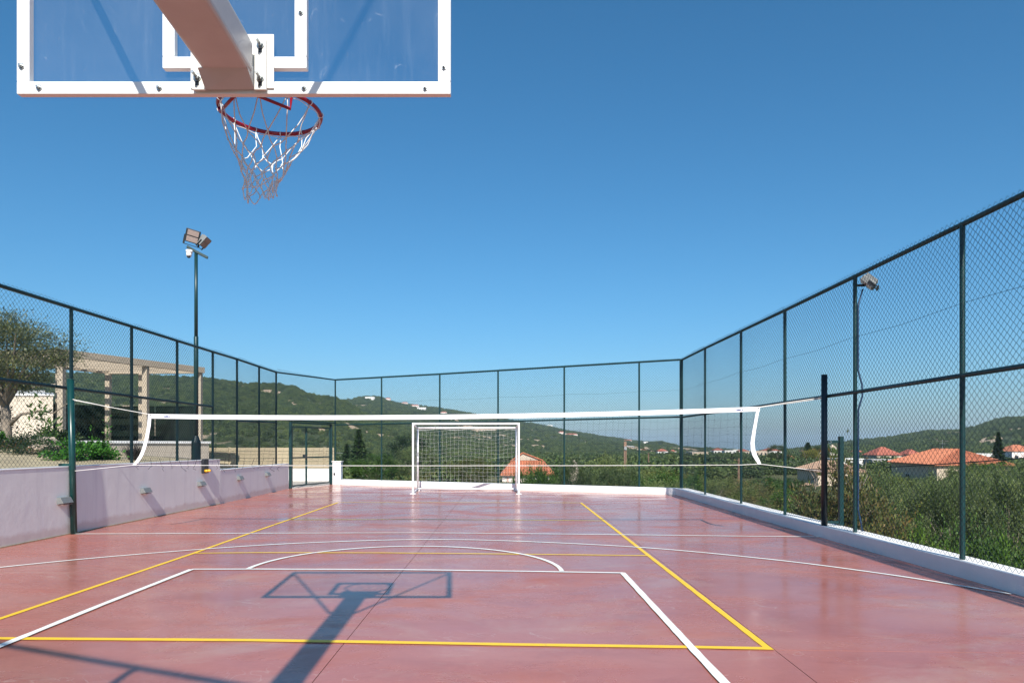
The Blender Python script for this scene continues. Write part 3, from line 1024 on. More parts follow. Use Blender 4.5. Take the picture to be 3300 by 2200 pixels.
mb = MB(); mb.tube([(-7.47, 21.62, 3.75), (-6.55, 25.30, 3.86)], 0.025, 10); mb.build('top_rail', M['green'], tr)
mb = MB(); mb.tube([(-7.47, 21.62, 2.26), (-6.55, 25.30, 2.26)], 0.024, 10); mb.build('mid_rail', M['green'], tr)
chain_link(tr, (-7.47, 21.62), (-6.55, 25.30), 2.24, 3.86, 520, off=-0.03)

# ------------------------------------------------------------------ volleyball net
vp = root('net_post', (-7.085, 11.04, 0), 'thick green steel net post standing against the lilac wall', 'post')
mb = MB(); mb.tube([(-7.085, 11.04, 0.0), (-7.14, 11.04, 2.49)], 0.048, 20); mb.build('shaft', M['green_post'], vp, smooth=True)
mb = MB(); mb.tube([(-7.14, 11.04, 2.491), (-7.1401, 11.04, 2.505)], 0.050, 20); mb.build('cap', M['green_post'], vp)
mb = MB(); mb.box(-7.30, -7.10, 10.985, 11.0, 1.10, 1.14); mb.build('wall_bracket', M['green_post'], vp)
vr = root('net_post', (4.89, 10.70, 0.178), 'thick black net post on the right kerb, joined to a shorter post', 'post')
mb = MB(); mb.tube([(4.895, 10.70, 0.178), (4.895, 10.70, 2.54)], 0.046, 20); mb.build('shaft', M['black_green'], vr, smooth=True)
mb = MB(); mb.box(5.122, 5.188, 10.665, 10.735, -0.3, 1.575)
mb.build('side_post', M['green'], vr, bevel=0.008)
mb = MB(); mb.box(4.93, 5.13, 10.69, 10.71, 1.47, 1.51); mb.build('bracket', M['green'], vr)
mb = MB(); mb.box(4.93, 5.13, 10.69, 10.71, 0.21, 0.25); mb.build('bracket', M['green'], vr)
for bx_ in (4.95, 4.99):
    mb = MB(); mb.tube([(bx_, 10.675, 1.49), (bx_, 10.69, 1.49)], 0.010, 8); mb.build('bolt', M['steel'], vr)

nr = root('volleyball_net', (-1.0, 10.9, 1.9), 'white-banded volleyball net stretched across the court', 'net')
def ny(x): return 11.03 - (x + 5.9) * 0.032
def ztop(x):
    u = (x + 5.87) / 9.76
    return 1.94 + 0.10 * u - 0.27 * u * (1 - u)
def zbot(x):
    return 1.115 + 0.012 * (x + 5.87) / 9.76 - 0.05 * ((x + 6.07) / 9.95) * (1 - (x + 6.07) / 9.95)
XL, XR = -5.87, 3.89
V, F = [], []
nb = 80
bm_ = MB()
for i in range(nb + 1):
    x = XL + (XR - XL) * i / nb
    y, z = ny(x), ztop(x)
    fl = 0.004 * math.sin(i * 0.9) + 0.003 * math.sin(i * 2.3)
    V += [(x, y - 0.006, z), (x, y - 0.006 + fl, z - 0.072), (x, y + 0.006 + fl, z - 0.072), (x, y + 0.006, z)]
for i in range(nb):
    a = 4 * i
    for k in range(4):
        F.append((a + k, a + (k + 1) % 4, a + 4 + (k + 1) % 4, a + 4 + k))
F += [(3, 2, 1, 0), tuple(4 * nb + k for k in range(4))]
band = bm_.add(V, F).build('top_band', M['band'], nr)
def sideband(pts, nm='side_band'):
    b_ = MB()
    V, F = [], []
    for (x, y, z, hw) in pts:
        V += [(x - hw, y - 0.004, z), (x + hw, y - 0.004, z), (x + hw, y + 0.004, z), (x - hw, y + 0.004, z)]
    for i in range(len(pts) - 1):
        a = 4 * i
        for k in range(4):
            F.append((a + k, a + (k + 1) % 4, a + 4 + (k + 1) % 4, a + 4 + k))
    F += [(3, 2, 1, 0), tuple(4 * (len(pts) - 1) + k for k in range(4))]
    return b_.add(V, F).build(nm, M['band'], nr)
LS = [(-5.85, 11.03, 1.93, 0.026), (-5.865, 11.03, 1.75, 0.027), (-5.90, 11.03, 1.55, 0.028), (-5.945, 11.03, 1.38, 0.028), (-5.99, 11.03, 1.27, 0.03), (-6.04, 11.03, 1.19, 0.032), (-6.11, 11.03, 1.11, 0.022)]
RS = [(3.87, 10.72, 2.03, 0.024), (3.835, 10.72, 1.85, 0.024), (3.80, 10.72, 1.65, 0.026), (3.775, 10.72, 1.48, 0.03), (3.785, 10.72, 1.36, 0.034), (3.815, 10.72, 1.27, 0.036), (3.855, 10.72, 1.20, 0.034), (3.89, 10.72, 1.135, 0.022)]
sideband(LS)
sideband(RS)
mb = MB(); mb.tube([(-7.09, 11.02, 2.175), (-6.5, 11.03, 2.05), (-5.87, 11.03, 1.935)], 0.0045, 6); mb.tube([(-7.09, 11.05, 2.16), (-6.7, 11.04, 2.085), (-6.5, 11.03, 2.046)], 0.004, 5); mb.build('top_cord', M['cord'], nr)
mb = MB(); mb.tube([(3.89, 10.72, 2.035), (4.3, 10.71, 2.10), (4.87, 10.70, 2.185)], 0.0045, 6); mb.tube([(3.89, 10.72, 2.03), (4.3, 10.72, 2.085), (4.87, 10.71, 2.165)], 0.004, 5); mb.build('top_cord', M['cord'], nr)
mb = MB(); mb.tube([(-7.06, 11.03, 1.02), (-6.12, 11.03, 1.115)] + [(x, ny(x), zbot(x)) for x in np.linspace(-5.5, 3.6, 16)] + [(3.89, 10.72, 1.14), (4.86, 10.70, 1.03)], 0.0042, 5); mb.build('bottom_cord', M['cord'], nr)
mb = MB()
for i in range(1, 98):
    u = i / 98
    x0 = XL + (XR - XL) * u
    xb = -6.05 + (3.87 + 6.05) * u
    sag = 0.02 * math.sin(i * 1.7)
    mb.tube([(x0, ny(x0), ztop(x0) - 0.07), ((x0 + xb) / 2 + sag, ny(x0), (ztop(x0) + zbot(xb)) / 2), (xb, ny(xb), zbot(xb))], 0.0011, 3, caps=False)
for k in range(1, 7):
    f = k / 7
    pts = []
    for i in range(60):
        u = i / 59
        x = (XL - 0.2 * f * f) + (XR - XL + 0.17 * f * f) * u
        pts.append((x, ny(x), (ztop(x) - 0.07) * (1 - f) + zbot(x) * f + 0.012 * math.sin(i * 2.1 + k)))
    mb.tube(pts, 0.0011, 3, caps=False)
mb.build('net_mesh', M['net_black'], nr, kind='stuff')
mb = MB()
rr_ = random.Random(4)
for i in range(16):
    x = -6.0 + i * 0.155
    p = Vector((x, ny(x), 1.13))
    pts = [p + Vector((0, 0, 0.1))]
    for k in range(4):
        p = p + Vector((rr_.uniform(-0.05, 0.05), 0, -rr_.uniform(0.01, 0.04)))
        pts.append(p)
    mb.tube(pts, 0.003, 4, caps=False)
mb.build('loose_strands', M['net_black'], nr, kind='stuff')
for (tx, tz, sz) in ((-5.62, 0, 0.040), (3.52, 0, 0.040)):
    cu = bpy.data.curves.new('lettering', 'FONT')
    cu.body = 'AMILA'
    cu.size = sz
    cu.extrude = 0.0005
    cu.offset = 0.0012
    tmp = bpy.data.objects.new('lettering', cu)
    COL.objects.link(tmp)
    dg = bpy.context.evaluated_depsgraph_get()
    me = bpy.data.meshes.new_from_object(tmp.evaluated_get(dg))
    bpy.data.objects.remove(tmp)
    me.transform(Matrix.Translation((tx, ny(tx) - 0.0095, ztop(tx) - 0.052)) @ Matrix.Rotation(R(90), 4, 'X'))
    me.materials.clear()
    link_obj('lettering', me, M['ink'], band)
for ex in (XL + 0.03, XR - 0.02):
    mb = MB(); mb.tube([(ex, ny(ex) - 0.010, ztop(ex) - 0.02), (ex, ny(ex) - 0.006, ztop(ex) - 0.02)], 0.009, 10); mb.build('eyelet', M['dark_metal'], band)

# ------------------------------------------------------------------ football goal
go = root('football_goal', (-1.37, 20.9, 0), 'white handball-size football goal with white net at the far end', 'goal')
FL, FR_ = Vector((-2.93, 20.22, 0)), Vector((0.20, 20.14, 0))
BL, BR = Vector((-3.00, 21.75, 0)), Vector((0.13, 21.55, 0))
def up(v, z): return (v.x, v.y, z)
for v in (FL, FR_):
    mb = MB(); mb.box(v.x - 0.028, v.x + 0.028, v.y - 0.028, v.y + 0.028, 0.015, 2.045); mb.build('post', M['white_goal'], go, bevel=0.008)
    mb = MB(); mb.box(v.x - 0.085, v.x + 0.085, v.y - 0.07, v.y + 0.07, 0.0, 0.014); mb.build('foot_plate', M['white_goal'], go)
mb = MB(); mb.bar((FL.x - 0.028, FL.y, 2.074), (FR_.x + 0.028, FR_.y, 2.074), 0.056, 0.056); mb.build('crossbar', M['white_goal'], go, bevel=0.008)
for v in (BL, BR):
    mb = MB(); mb.tube([up(v, 0.03), up(v, 1.99)], 0.028, 10); mb.build('rear_post', M['white_goal'], go, smooth=True)
    mb = MB(); mb.box(v.x - 0.07, v.x + 0.07, v.y - 0.05, v.y + 0.05, 0.0, 0.014); mb.build('foot_plate', M['white_goal'], go)
for z, r_ in ((0.06, 0.03), (1.99, 0.028)):
    mb = MB(); mb.tube([up(BL, z), up(BR, z)], r_, 10); mb.build('rear_bar', M['white_goal'], go, smooth=True)
for a, b in ((FL, BL), (FR_, BR)):
    for z0, z1 in ((0.05, 0.05), (2.04, 1.99)):
        mb = MB(); mb.tube([up(a, z0), up(b, z1)], 0.024, 8); mb.build('side_bar', M['white_goal'], go, smooth=True)
mb = MB()
def strand(pf, n, r=0.0013):
    mb.tube([pf(i / n) for i in range(n + 1)], r, 4, caps=False)
def back_pt(u, w):
    p = BL.lerp(BR, u)
    z = 1.95 - 1.72 * w
    bul = 0.14 * math.sin(math.pi * u) * math.sin(math.pi * min(1, w * 1.1))
    sg = -0.07 * math.sin(math.pi * u * 3 + 0.5) * (1 - w) - 0.05 * math.sin(math.pi * u) * (1 - w)
    return (p.x + 0.008 * math.sin(w * 21 + u * 9), p.y + 0.05 - bul * 0.4, z + sg + 0.010 * math.sin(u * 43 + w * 17))
for i in range(25):
    strand(lambda w: back_pt(i / 24, w), 18)
for k in range(15):
    strand(lambda u: back_pt(u, k / 14), 34)
def top_pt(u, w):
    a, b = FL.lerp(FR_, u), BL.lerp(BR, u)
    p = a.lerp(b, w)
    return (p.x, p.y, 2.02 - 0.05 * w - 0.08 * math.sin(math.pi * w) - 0.02 * math.sin(u * 20))
for i in range(25):
    strand(lambda w: top_pt(i / 24, w), 6)
for k in range(1, 8):
    strand(lambda u: top_pt(u, k / 8), 26)
for a, b in ((FL, BL), (FR_, BR)):
    for k in range(1, 14):
        z = 2.0 - k * 0.14
        strand(lambda w: tuple(a.lerp(b, w) + Vector((0, 0, z - 0.03 * math.sin(math.pi * w)))), 6)
    for k in range(1, 10):
        q = a.lerp(b, k / 10)
        strand(lambda w: (q.x, q.y, 2.0 - 1.9 * w), 6)
mb.build('net', M['net_white'], go, kind='stuff')
mb = MB(); mb.box(BL.x - 0.032, BL.x + 0.032, BL.y - 0.034, BL.y - 0.0285, 1.10, 1.22); mb.build('sticker', M['grey_metal'], go)

# ------------------------------------------------------------------ basketball stand
bs = root('basketball_hoop', (-1.02, 0.15, 0), 'white basketball stand with clear backboard, red rim and cord net, overhead', 'hoop')
BX0, BX1, BY, BZ0, BZ1 = -2.054, -0.255, 2.83, 2.886, 3.936
pole = MB(); pole.box(-1.12, -0.92, 0.05, 0.25, 0.0, 3.075)
pole.build('pole', M['white'], bs, bevel=0.02)
mb = MB(); mb.box(-1.27, -0.77, -0.10, 0.40, 0.0, 0.02); mb.build('base_plate', M['white'], bs)
am = MB(); am.bar((-1.02, 0.10, 3.012), (-1.156, 2.79, 3.012), 0.197, 0.135)
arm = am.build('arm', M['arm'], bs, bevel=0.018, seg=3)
fr = MB()
fr.box(BX0, BX1, BY, BY + 0.03, BZ0, BZ0 + 0.052)
frame = fr.build('backboard_frame', M['white'], bs, bevel=0.003)
for (x0, x1, z0, z1) in ((BX0, BX1, BZ1 - 0.052, BZ1), (BX0, BX0 + 0.052, BZ0 + 0.0525, BZ1 - 0.0525), (BX1 - 0.052, BX1, BZ0 + 0.0525, BZ1 - 0.0525)):
    mb = MB(); mb.box(x0, x1, BY, BY + 0.03, z0, z1); mb.build('frame_bar', M['white'], frame, bevel=0.003)
TX0, TX1, TZ0, TZ1 = -1.450, -0.852, 2.993, 3.443
for (x0, x1, z0, z1) in ((TX0, TX1, TZ0, TZ0 + 0.048), (TX0, TX1, TZ1 - 0.048, TZ1), (TX0, TX0 + 0.050, TZ0 + 0.0485, TZ1 - 0.0485), (TX1 - 0.050, TX1, TZ0 + 0.0485, TZ1 - 0.0485)):
    mb = MB(); mb.box(x0, x1, BY, BY + 0.03, z0, z1); mb.build('target_bar', M['white'], frame, bevel=0.003)
mb = MB(); mb.box(BX0 + 0.002, BX1 + 0.001, BY + 0.0305, BY + 0.0425, BZ0 + 0.001, BZ1 - 0.002)
mb.build('acrylic_panel', M['acrylic'], bs)
rb = random.Random(3)
for (x, z) in ((-2.033, 3.00), (-1.960, 2.911), (-1.462, 2.911), (-0.862, 2.911), (-0.360, 2.911), (-0.282, 2.998), (-0.875, 3.224), (-1.428, 3.224), (-2.03, 3.5), (-0.282, 3.5), (-1.15, 3.91)):
    b1 = MB()
    b1.tube([(x, BY - 0.0005, z), (x, BY - 0.004, z)], 0.0125, 14)
    b1.tube([(x, BY - 0.0041, z), (x, BY - 0.011, z)], 0.0085, 6)
    b1.tube([(x, BY - 0.0111, z), (x, BY - 0.017, z)], 0.005, 8)
    b1.build('bolt', M['steel'], frame)
pl = MB(); pl.box(-1.330, -0.985, BY - 0.0075, BY - 0.001, 2.905, 3.13)
plate = pl.build('mount_plate', M['bracket'], bs, bevel=0.003)
for (x0, x1) in ((-1.318, -1.262), (-1.063, -1.012)):
    mb = MB(); mb.box(x0, x1, BY - 0.020, BY - 0.008, 2.893, 3.108)
    mb.build('flange', M['bracket'], plate, bevel=0.004)
hb = MB()
hb.add([(-1.262, BY - 0.02, 2.893), (-1.063, BY - 0.02, 2.905), (-1.063, BY - 0.09, 2.945), (-1.262, BY - 0.09, 2.945), (-1.262, BY - 0.008, 2.9), (-1.063, BY - 0.008, 2.9), (-1.063, BY - 0.008, 3.0), (-1.262, BY - 0.008, 3.0)],
       [(0, 1, 2, 3), (0, 4, 5, 1), (1, 5, 6, 2), (0, 3, 7, 4), (3, 2, 6, 7), (4, 7, 6, 5)])
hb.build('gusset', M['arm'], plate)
for (x, z) in ((-1.296, 2.944), (-1.036, 2.942), (-1.036, 3.079), (-1.296, 3.079)):
    b1 = MB()
    b1.box(x - 0.008, x + 0.008, BY - 0.0207, BY - 0.0201, z - 0.034, z + 0.012)
    b1.build('slot', M['dark_metal'], plate)
    b1 = MB()
    b1.tube([(x, BY - 0.021, z), (x, BY - 0.024, z)], 0.017, 16)
    b1.tube([(x, BY - 0.0241, z), (x, BY - 0.036, z)], 0.0125, 6)
    b1.tube([(x, BY - 0.0361, z), (x, BY - 0.066, z)], 0.0065, 8)
    b1.build('bolt', M['steel'], plate)
for sx in (-1, 1):
    mb = MB()
    mb.tube([(-1.12 + sx * 0.10, 2.02, 3.06), (-1.155 + sx * 0.86, BY - 0.012, 3.875)], 0.015, 10)
    mb.build('strut', M['white'], bs, smooth=True)

RC = Vector((-1.126, 3.186, 2.985))
rm = MB()
rm.tube([(RC.x + 0.226 * math.cos(a), RC.y + 0.226 * math.sin(a), RC.z) for a in [2 * math.pi * k / 64 for k in range(64)]], 0.0095, 10, closed=True)
rim = rm.build('rim', M['rim'], bs, smooth=True)
mb = MB(); mb.box(RC.x - 0.11, RC.x + 0.11, BY + 0.043, BY + 0.052, 2.925, 3.04); mb.box(RC.x - 0.07, RC.x + 0.07, BY + 0.052, RC.y - 0.21, 2.972, 2.990)
mb.build('rim_plate', M['rim'], rim, bevel=0.002)
mb = MB(); mb.tube([(RC.x - 0.02, BY + 0.055, 2.935), (RC.x - 0.204, RC.y - 0.075, 2.95), (RC.x - 0.212, RC.y - 0.075, 2.98)], 0.0075, 8)
mb.build('brace', M['rim'], rim, smooth=True)
mb = MB(); mb.tube([(RC.x - 0.05, BY + 0.055, 2.93), (RC.x + 0.02, BY + 0.10, 2.935), (RC.x + 0.145, RC.y - 0.165, 2.918), (RC.x + 0.150, RC.y - 0.165, 2.975)], 0.0075, 8)
mb.build('brace', M['rim'], rim, smooth=True)

# cord net: twelve loops, then rows of knotted diamonds that narrow downwards
cn = MB()
rg = random.Random(12)
rows = [(0.222, 0.0, 0.0), (0.156, -0.140, 0.5), (0.124, -0.190, 1.0), (0.101, -0.232, 1.5), (0.088, -0.268, 2.0), (0.078, -0.301, 2.5), (0.072, -0.332, 3.0), (0.066, -0.360, 3.5)]
NN = 12
nodes = []
for (r_, dz, sh) in rows:
    row = []
    k = -dz / 0.360
    for i in range(NN):
        a = 2 * math.pi * (i + (sh % 1.0) + 0.25) / NN
        jit = 0.011 * (k > 0)
        row.append(Vector((RC.x - 0.055 * k + r_ * math.cos(a) + rg.uniform(-jit, jit), RC.y + 0.01 * k + r_ * math.sin(a) + rg.uniform(-jit, jit), RC.z - 0.012 + dz + rg.uniform(-jit, jit) * 0.8)))
    nodes.append(row)
def cord(a, b, sag=0.012, r=0.0026):
    m_ = (a + b) / 2 + Vector((rg.uniform(-sag, sag), rg.uniform(-sag, sag), -abs(rg.uniform(0, sag))))
    cn.tube([a, a.lerp(m_, 0.5) + Vector((rg.uniform(-.003, .003), rg.uniform(-.003, .003), 0)), m_, m_.lerp(b, 0.5), b], r, 5)
for q in range(len(rows) - 1):
    even = q % 2 == 0
    for i in range(NN):
        a = nodes[q][i]
        for j in ((i, (i - 1) % NN) if even else (i, (i + 1) % NN)):
            cord(a, nodes[q + 1][j], 0.014 if q == 0 else 0.006)
for i in range(NN):
    if rg.random() < 0.55:
        a, b = nodes[-1][i], nodes[-1][(i + 1) % NN]
        m_ = (a + b) / 2 + Vector((0, 0, -rg.uniform(0.02, 0.05)))
        cn.tube([a, a.lerp(m_, 0.6) + Vector((0, 0, -0.006)), m_, b.lerp(m_, 0.6) + Vector((0, 0, -0.006)), b], 0.0026, 5)
for row in nodes[1:]:
    for p in row:
        cn.tube([p + Vector((0, 0, 0.004)), p - Vector((0, 0, 0.004))], 0.0042, 6)
for i in range(NN):
    a = 2 * math.pi * (i + 0.25) / NN
    cn.tube([(RC.x + (0.226 + 0.013 * math.cos(t)) * math.cos(a), RC.y + (0.226 + 0.013 * math.cos(t)) * math.sin(a), RC.z - 0.001 + 0.013 * math.sin(t)) for t in [2 * math.pi * k / 8 for k in range(8)]], 0.0024, 4, closed=True)
cn.tube([(RC.x + 0.222 * math.cos(a), RC.y + 0.222 * math.sin(a), RC.z - 0.017 - 0.004 * math.sin(a * 12)) for a in [2 * math.pi * k / 72 for k in range(72)]], 0.0022, 4, closed=True)
cn.build('net', M['cord'], bs, smooth=True)

# ------------------------------------------------------------------ wall lights and button box on the left wall
LIGHTS = [(10.85, 'grey wedge wall light left of the green net post, nearest the camera'),
          (13.26, 'grey wedge wall light on the lilac wall, first one beyond the green net post'),
          (15.64, 'grey wedge wall light on the lilac wall just below the black button box'),
          (18.00, 'grey wedge wall light on the lower part of the wall past the step'),
          (20.30, 'grey wedge wall light nearest the green gate, the smallest in view')]
def wl_meshes():
    h_ = MB()
    h_.add([(0, -0.13, -0.055), (0, 0.13, -0.055), (0, 0.13, 0.05), (0, -0.13, 0.05), (0.105, -0.13, -0.04), (0.105, 0.13, -0.04), (0.055, 0.13, 0.05), (0.055, -0.13, 0.05)],
           [(0, 1, 2, 3), (4, 7, 6, 5), (0, 4, 5, 1), (1, 5, 6, 2), (2, 6, 7, 3), (3, 7, 4, 0)])
    g_ = MB()
    g_.box(0.015, 0.09, -0.11, 0.11, -0.064, -0.056)
    return h_.mesh('housing', bevel=0.004), g_.mesh('lens')
wh, wg = wl_meshes()
wh.materials.append(M['lamp_grey'])
wg.materials.append(M['lens'])
for yy, lab in LIGHTS:
    x = -7.149 if yy < 16.7 else -7.149 - (yy - 16.722) * 0.0424
    o = root('wall_light', (x, yy, 0.56 + (0.02 if yy > 16 else 0)), lab, 'wall light', 'wall lights along the retaining wall')
    link_obj('housing', wh, None, o, local=True)
    link_obj('lens', wg, None, o, local=True)
bb = root('button_box', (-7.11, 15.82, 0.80), 'black box with two round orange lamps hung over the lilac wall', 'box')
mb = MB(); mb.box(-7.143, -7.085, 15.70, 15.95, 0.79, 1.12); mb.build('case', M['black'], bb, bevel=0.006)
for y_ in (15.755, 15.895):
    mb = MB(); mb.tube([(-7.0849, y_, 0.845), (-7.045, y_, 0.845), (-7.02, y_, 0.845), (-7.012, y_, 0.845)], [0.032, 0.032, 0.022, 0.006], 16); mb.build('lamp', M['orange'], bb, smooth=True)

# ------------------------------------------------------------------ floodlight mast and fence floodlight
ms = root('floodlight_mast', (-7.46, 16.12, 1.0), 'tall green mast with two floodlights behind the left fence', 'mast')
mb = MB()
mb.tube([(-7.46, 16.12, 0.9), (-7.46, 16.12, 1.50), (-7.46, 16.12, 1.62), (-7.46, 16.12, 1.66)], [0.11, 0.11, 0.07, 0.055], 8)
mb.build('base', M['green'], ms)
mb = MB(); mb.tube([(-7.46, 16.12, 1.6), (-7.46, 16.12, 3.99), (-7.46, 16.12, 4.0)], [0.052, 0.052, 0.048], 14); mb.build('lower_shaft', M['green'], ms, smooth=True)
mb = MB(); mb.tube([(-7.46, 16.12, 3.98), (-7.46, 16.12, 6.02)], [0.041, 0.038], 14); mb.build('upper_shaft', M['green'], ms, smooth=True)
mb = MB(); mb.bar((-7.64, 16.05, 6.10), (-7.46, 16.12, 6.0), 0.10, 0.05); mb.bar((-7.46, 16.12, 6.0), (-7.22, 16.2, 5.88), 0.10, 0.05); mb.build('bracket', M['green'], ms)
mb = MB(); mb.tube([(-7.56, 15.99, 6.0), (-7.56, 15.99, 5.93)], [0.075, 0.07], 14); mb.tube([(-7.56, 15.98, 5.93), (-7.55, 15.95, 5.85)], [0.06, 0.055], 12)
cm = mb.build('camera_dome', M['white_wall'], ms, smooth=True)
mb = MB(); mb.tube([(-7.552, 15.945, 5.846), (-7.548, 15.935, 5.82)], 0.035, 12); mb.build('camera_eye', M['black'], cm)

def flood(parent, c, rot, w=0.36, h=0.36, d=0.09, nm='floodlight', body='dark_metal'):
    Rm = Matrix.Rotation(rot[2], 4, 'Z') @ Matrix.Rotation(rot[0], 4, 'X') @ Matrix.Rotation(rot[1], 4, 'Y')
    T = Matrix.Translation(c) @ Rm
    def tr_(mb):
        mb.v = [tuple(T @ Vector(p)) for p in mb.v]
        return mb
    b = MB()
    b.box(-w / 2, w / 2, 0, d, -h / 2, h / 2)
    hd = tr_(b).build(nm, M[body], parent, bevel=0.006)
    for z0 in (-h * 0.44, h * 0.04):
        g_ = MB(); g_.box(-w * 0.36, w * 0.46, -0.012, -0.001, z0, z0 + h * 0.40); tr_(g_).build('lens', M['lens'], hd, bevel=0.003)
    bk = MB()
    for k in range(7):
        x = -w * 0.42 + k * w * 0.14
        bk.box(x - 0.006, x + 0.006, d + 0.001, d + 0.05, -h * 0.42, h * 0.42)
    bk.box(-w * 0.45, w * 0.45, d + 0.001, d + 0.012, -h * 0.45, h * 0.45)
    tr_(bk).build('heat_sink', M['grey_metal' if body == 'dark_metal' else body], hd)
    yk = MB()
    for sx in (-1, 1):
        yk.bar((sx * (w / 2 + 0.012), 0.05, 0.0), (sx * (w / 2 + 0.012), 0.05, -h * 0.72), 0.012, 0.04, (1, 0, 0))
    yk.bar((-w / 2 - 0.012, 0.05, -h * 0.72), (w / 2 + 0.012, 0.05, -h * 0.72), 0.04, 0.012)
    tr_(yk).build('yoke', M['dark_metal'], hd)
    return hd
flood(ms, (-7.50, 16.0, 6.33), (R(16), R(16), R(8)), w=0.31, h=0.30)
flood(ms, (-7.25, 16.16, 6.22), (R(40), R(8), R(84)), w=0.25, h=0.26, body='lamp_grey')
fl_ = root('fence_floodlight', (5.0, 9.86, 3.68), 'grey floodlight bolted near the top of the right fence', 'floodlight')
flood(fl_, (5.10, 9.83, 3.74), (R(48), R(0), R(-118)), w=0.22, h=0.21, d=0.08, body='lamp_grey')
mb = MB(); mb.bar((4.985, 9.86, 3.74), (5.10, 9.86, 3.74), 0.03, 0.03); mb.build('arm', M['dark_metal'], fl_)
mb = MB(); mb.tube([(5.06, 9.85, 3.68), (4.985, 9.83, 3.45), (4.983, 9.828, 3.0), (4.985, 9.828, 2.5), (5.025, 9.80, 2.30), (5.03, 9.80, 2.14), (4.985, 9.825, 1.95), (4.983, 9.828, 1.2), (4.983, 9.828, 0.5), (5.01, 9.81, 0.34), (5.03, 9.8, 0.2)], 0.013, 8)
mb.build('cable', M['blue_cable'], fl_, smooth=True)

# ------------------------------------------------------------------ garden terrace on the left
def garden_z(x, y):
    d = -7.4 - x
    z = 1.03 + 0.30 * min(1, max(0, d) / 3.0) + 0.06 * min(1, max(0, d - 3) / 5)
    return z + 0.05 * noise.noise(Vector((x * 0.7, y * 0.7, 0)))
V, F = [], []
nx, nyy = 40, 30
for i in range(nx + 1):
    for j in range(nyy + 1):
        x = -7.402 - 22 * (i / nx) ** 1.4
        y = 4 + 12.9 * j / nyy + max(0, -9.0 - x) * 0.75 * (j / nyy)
        V.append((x, y, garden_z(x, y)))
for i in range(nx):
    for j in range(nyy):
        a = i * (nyy + 1) + j
        F.append((a, a + 1, a + nyy + 2, a + nyy + 1))
k0 = len(V)
for i in range(nx + 1):
    p = V[i * (nyy + 1) + nyy]
    V.append((p[0], p[1] + 0.05, -0.5))
for i in range(nx):
    a = i * (nyy + 1) + nyy
    F.append((a, k0 + i, k0 + i + 1, a + nyy + 1))
mb = MB(); mb.add(V, F)
tag(mb.build('garden_lawn', M['sand'], smooth=True), kind='structure')
mb = MB(); mb.prism([(-20, 16.0), (-7.42, 16.0), (-7.64, 22.64), (-6.62, 25.42), (-6.5, 27.5), (-6.5, 29.5), (-20, 29.5)], -2.8, -0.02)
tag(mb.build('yard', M['paving']), kind='structure')

# terrace wall, pergola
PA, PB = Vector((-12.9, 19.5, 0)), Vector((-10.9, 24.1, 0))
PD, PC = Vector((-16.4, 19.7, 0)), Vector((-14.4, 24.3, 0))
tw = root('terrace_wall', (-11.9, 21.8, 0), 'cream terrace wall with pale ledge below the pergola posts', 'wall')
dv = (PB - PA).normalized()
mb = MB(); mb.prism([tuple(q)[:2] for q in (PA - dv * 6, PB + dv * 0.25, PC + dv * 0.25, PD - dv * 6)], -0.5, 1.50); mb.build('wall_body', M['cream'], tw)
sdv = Vector((dv.y, -dv.x, 0))
mb = MB(); mb.prism([tuple(q)[:2] for q in (PA - dv * 6 + sdv * 0.05, PB + dv * 0.30 + sdv * 0.05, PC + dv * 0.30, PD - dv * 6)], 1.501, 1.58); mb.build('ledge', M['white_wall'], tw)
pg = root('pergola', (-13.6, 21.9, 1.58), 'beige timber pergola with slatted roof on the terrace', 'pergola')
def ppt(u, v, z):
    p = PA.lerp(PB, u).lerp(PD.lerp(PC, u), v)
    return (p.x, p.y, z)
for (u, v) in ((0.02, 0.02), (0.56, 0.02), (0.985, 0.02), (0.64, 0.97), (0.985, 0.97), (0.985, 0.62), (0.05, 0.97)):
    a = ppt(u, v, 1.58)
    mb = MB(); mb.box(a[0] - 0.08, a[0] + 0.08, a[1] - 0.08, a[1] + 0.08, 1.58, 3.975); mb.build('post', M['cream_wood'], pg, bevel=0.008)
for (p, q) in (((-0.03, 0), (1.0, 0)), ((-0.03, 1), (1.0, 1))):
    mb = MB(); mb.bar(ppt(*p, 4.08), ppt(*q, 4.08), 0.16, 0.20); mb.build('beam', M['cream_wood'], pg, bevel=0.006)
for (p, q) in (((1.0, 0.03), (1.0, 0.97)),):
    mb = MB(); mb.bar(ppt(*p, 4.08), ppt(*q, 4.08), 0.18, 0.22); mb.build('beam', M['cream_wood'], pg, bevel=0.006)
for k in range(9):
    u = 0.03 + k * 0.108
    mb = MB(); mb.bar(ppt(u, 0.03, 4.10), ppt(u, 0.97, 4.10), 0.09, 0.14); mb.build('rafter', M['cream_wood'], pg, bevel=0.005)
ts = root('glass_screen', (-13.6, 22.0, 1.58), 'dark tinted glass windbreak panels between the pergola posts', 'screen')
for k in range(5):
    u0, u1 = -0.2 + k * 0.24, -0.2 + (k + 1) * 0.24 - 0.012
    a, b = ppt(u0, 0.99, 0), ppt(u1, 0.99, 0)
    mb = MB(); mb.bar((a[0], a[1], 2.20), (b[0], b[1], 2.20), 0.012, 1.24); mb.build('pane', M['tint'], ts)
for k in range(2):
    a, b = ppt(0.995, 0.98 - k * 0.49, 0), ppt(0.995, 0.98 - (k + 1) * 0.49 + 0.01, 0)
    mb = MB(); mb.bar((a[0], a[1], 2.20), (b[0], b[1], 2.20), 0.012, 1.24); mb.build('pane', M['tint'], ts)
hg = root('hedge', (-19, 27.5, -0.02), 'dark clipped hedge in shade behind the pergola glass', 'hedge')
hme, _ = crown_mesh('foliage', 61, M['leaf_dark'], n=9000, clumps=200, radii=(6.5, 0.9, 1.5), leaf=0.10, aspect=0.5, spread=0.12)
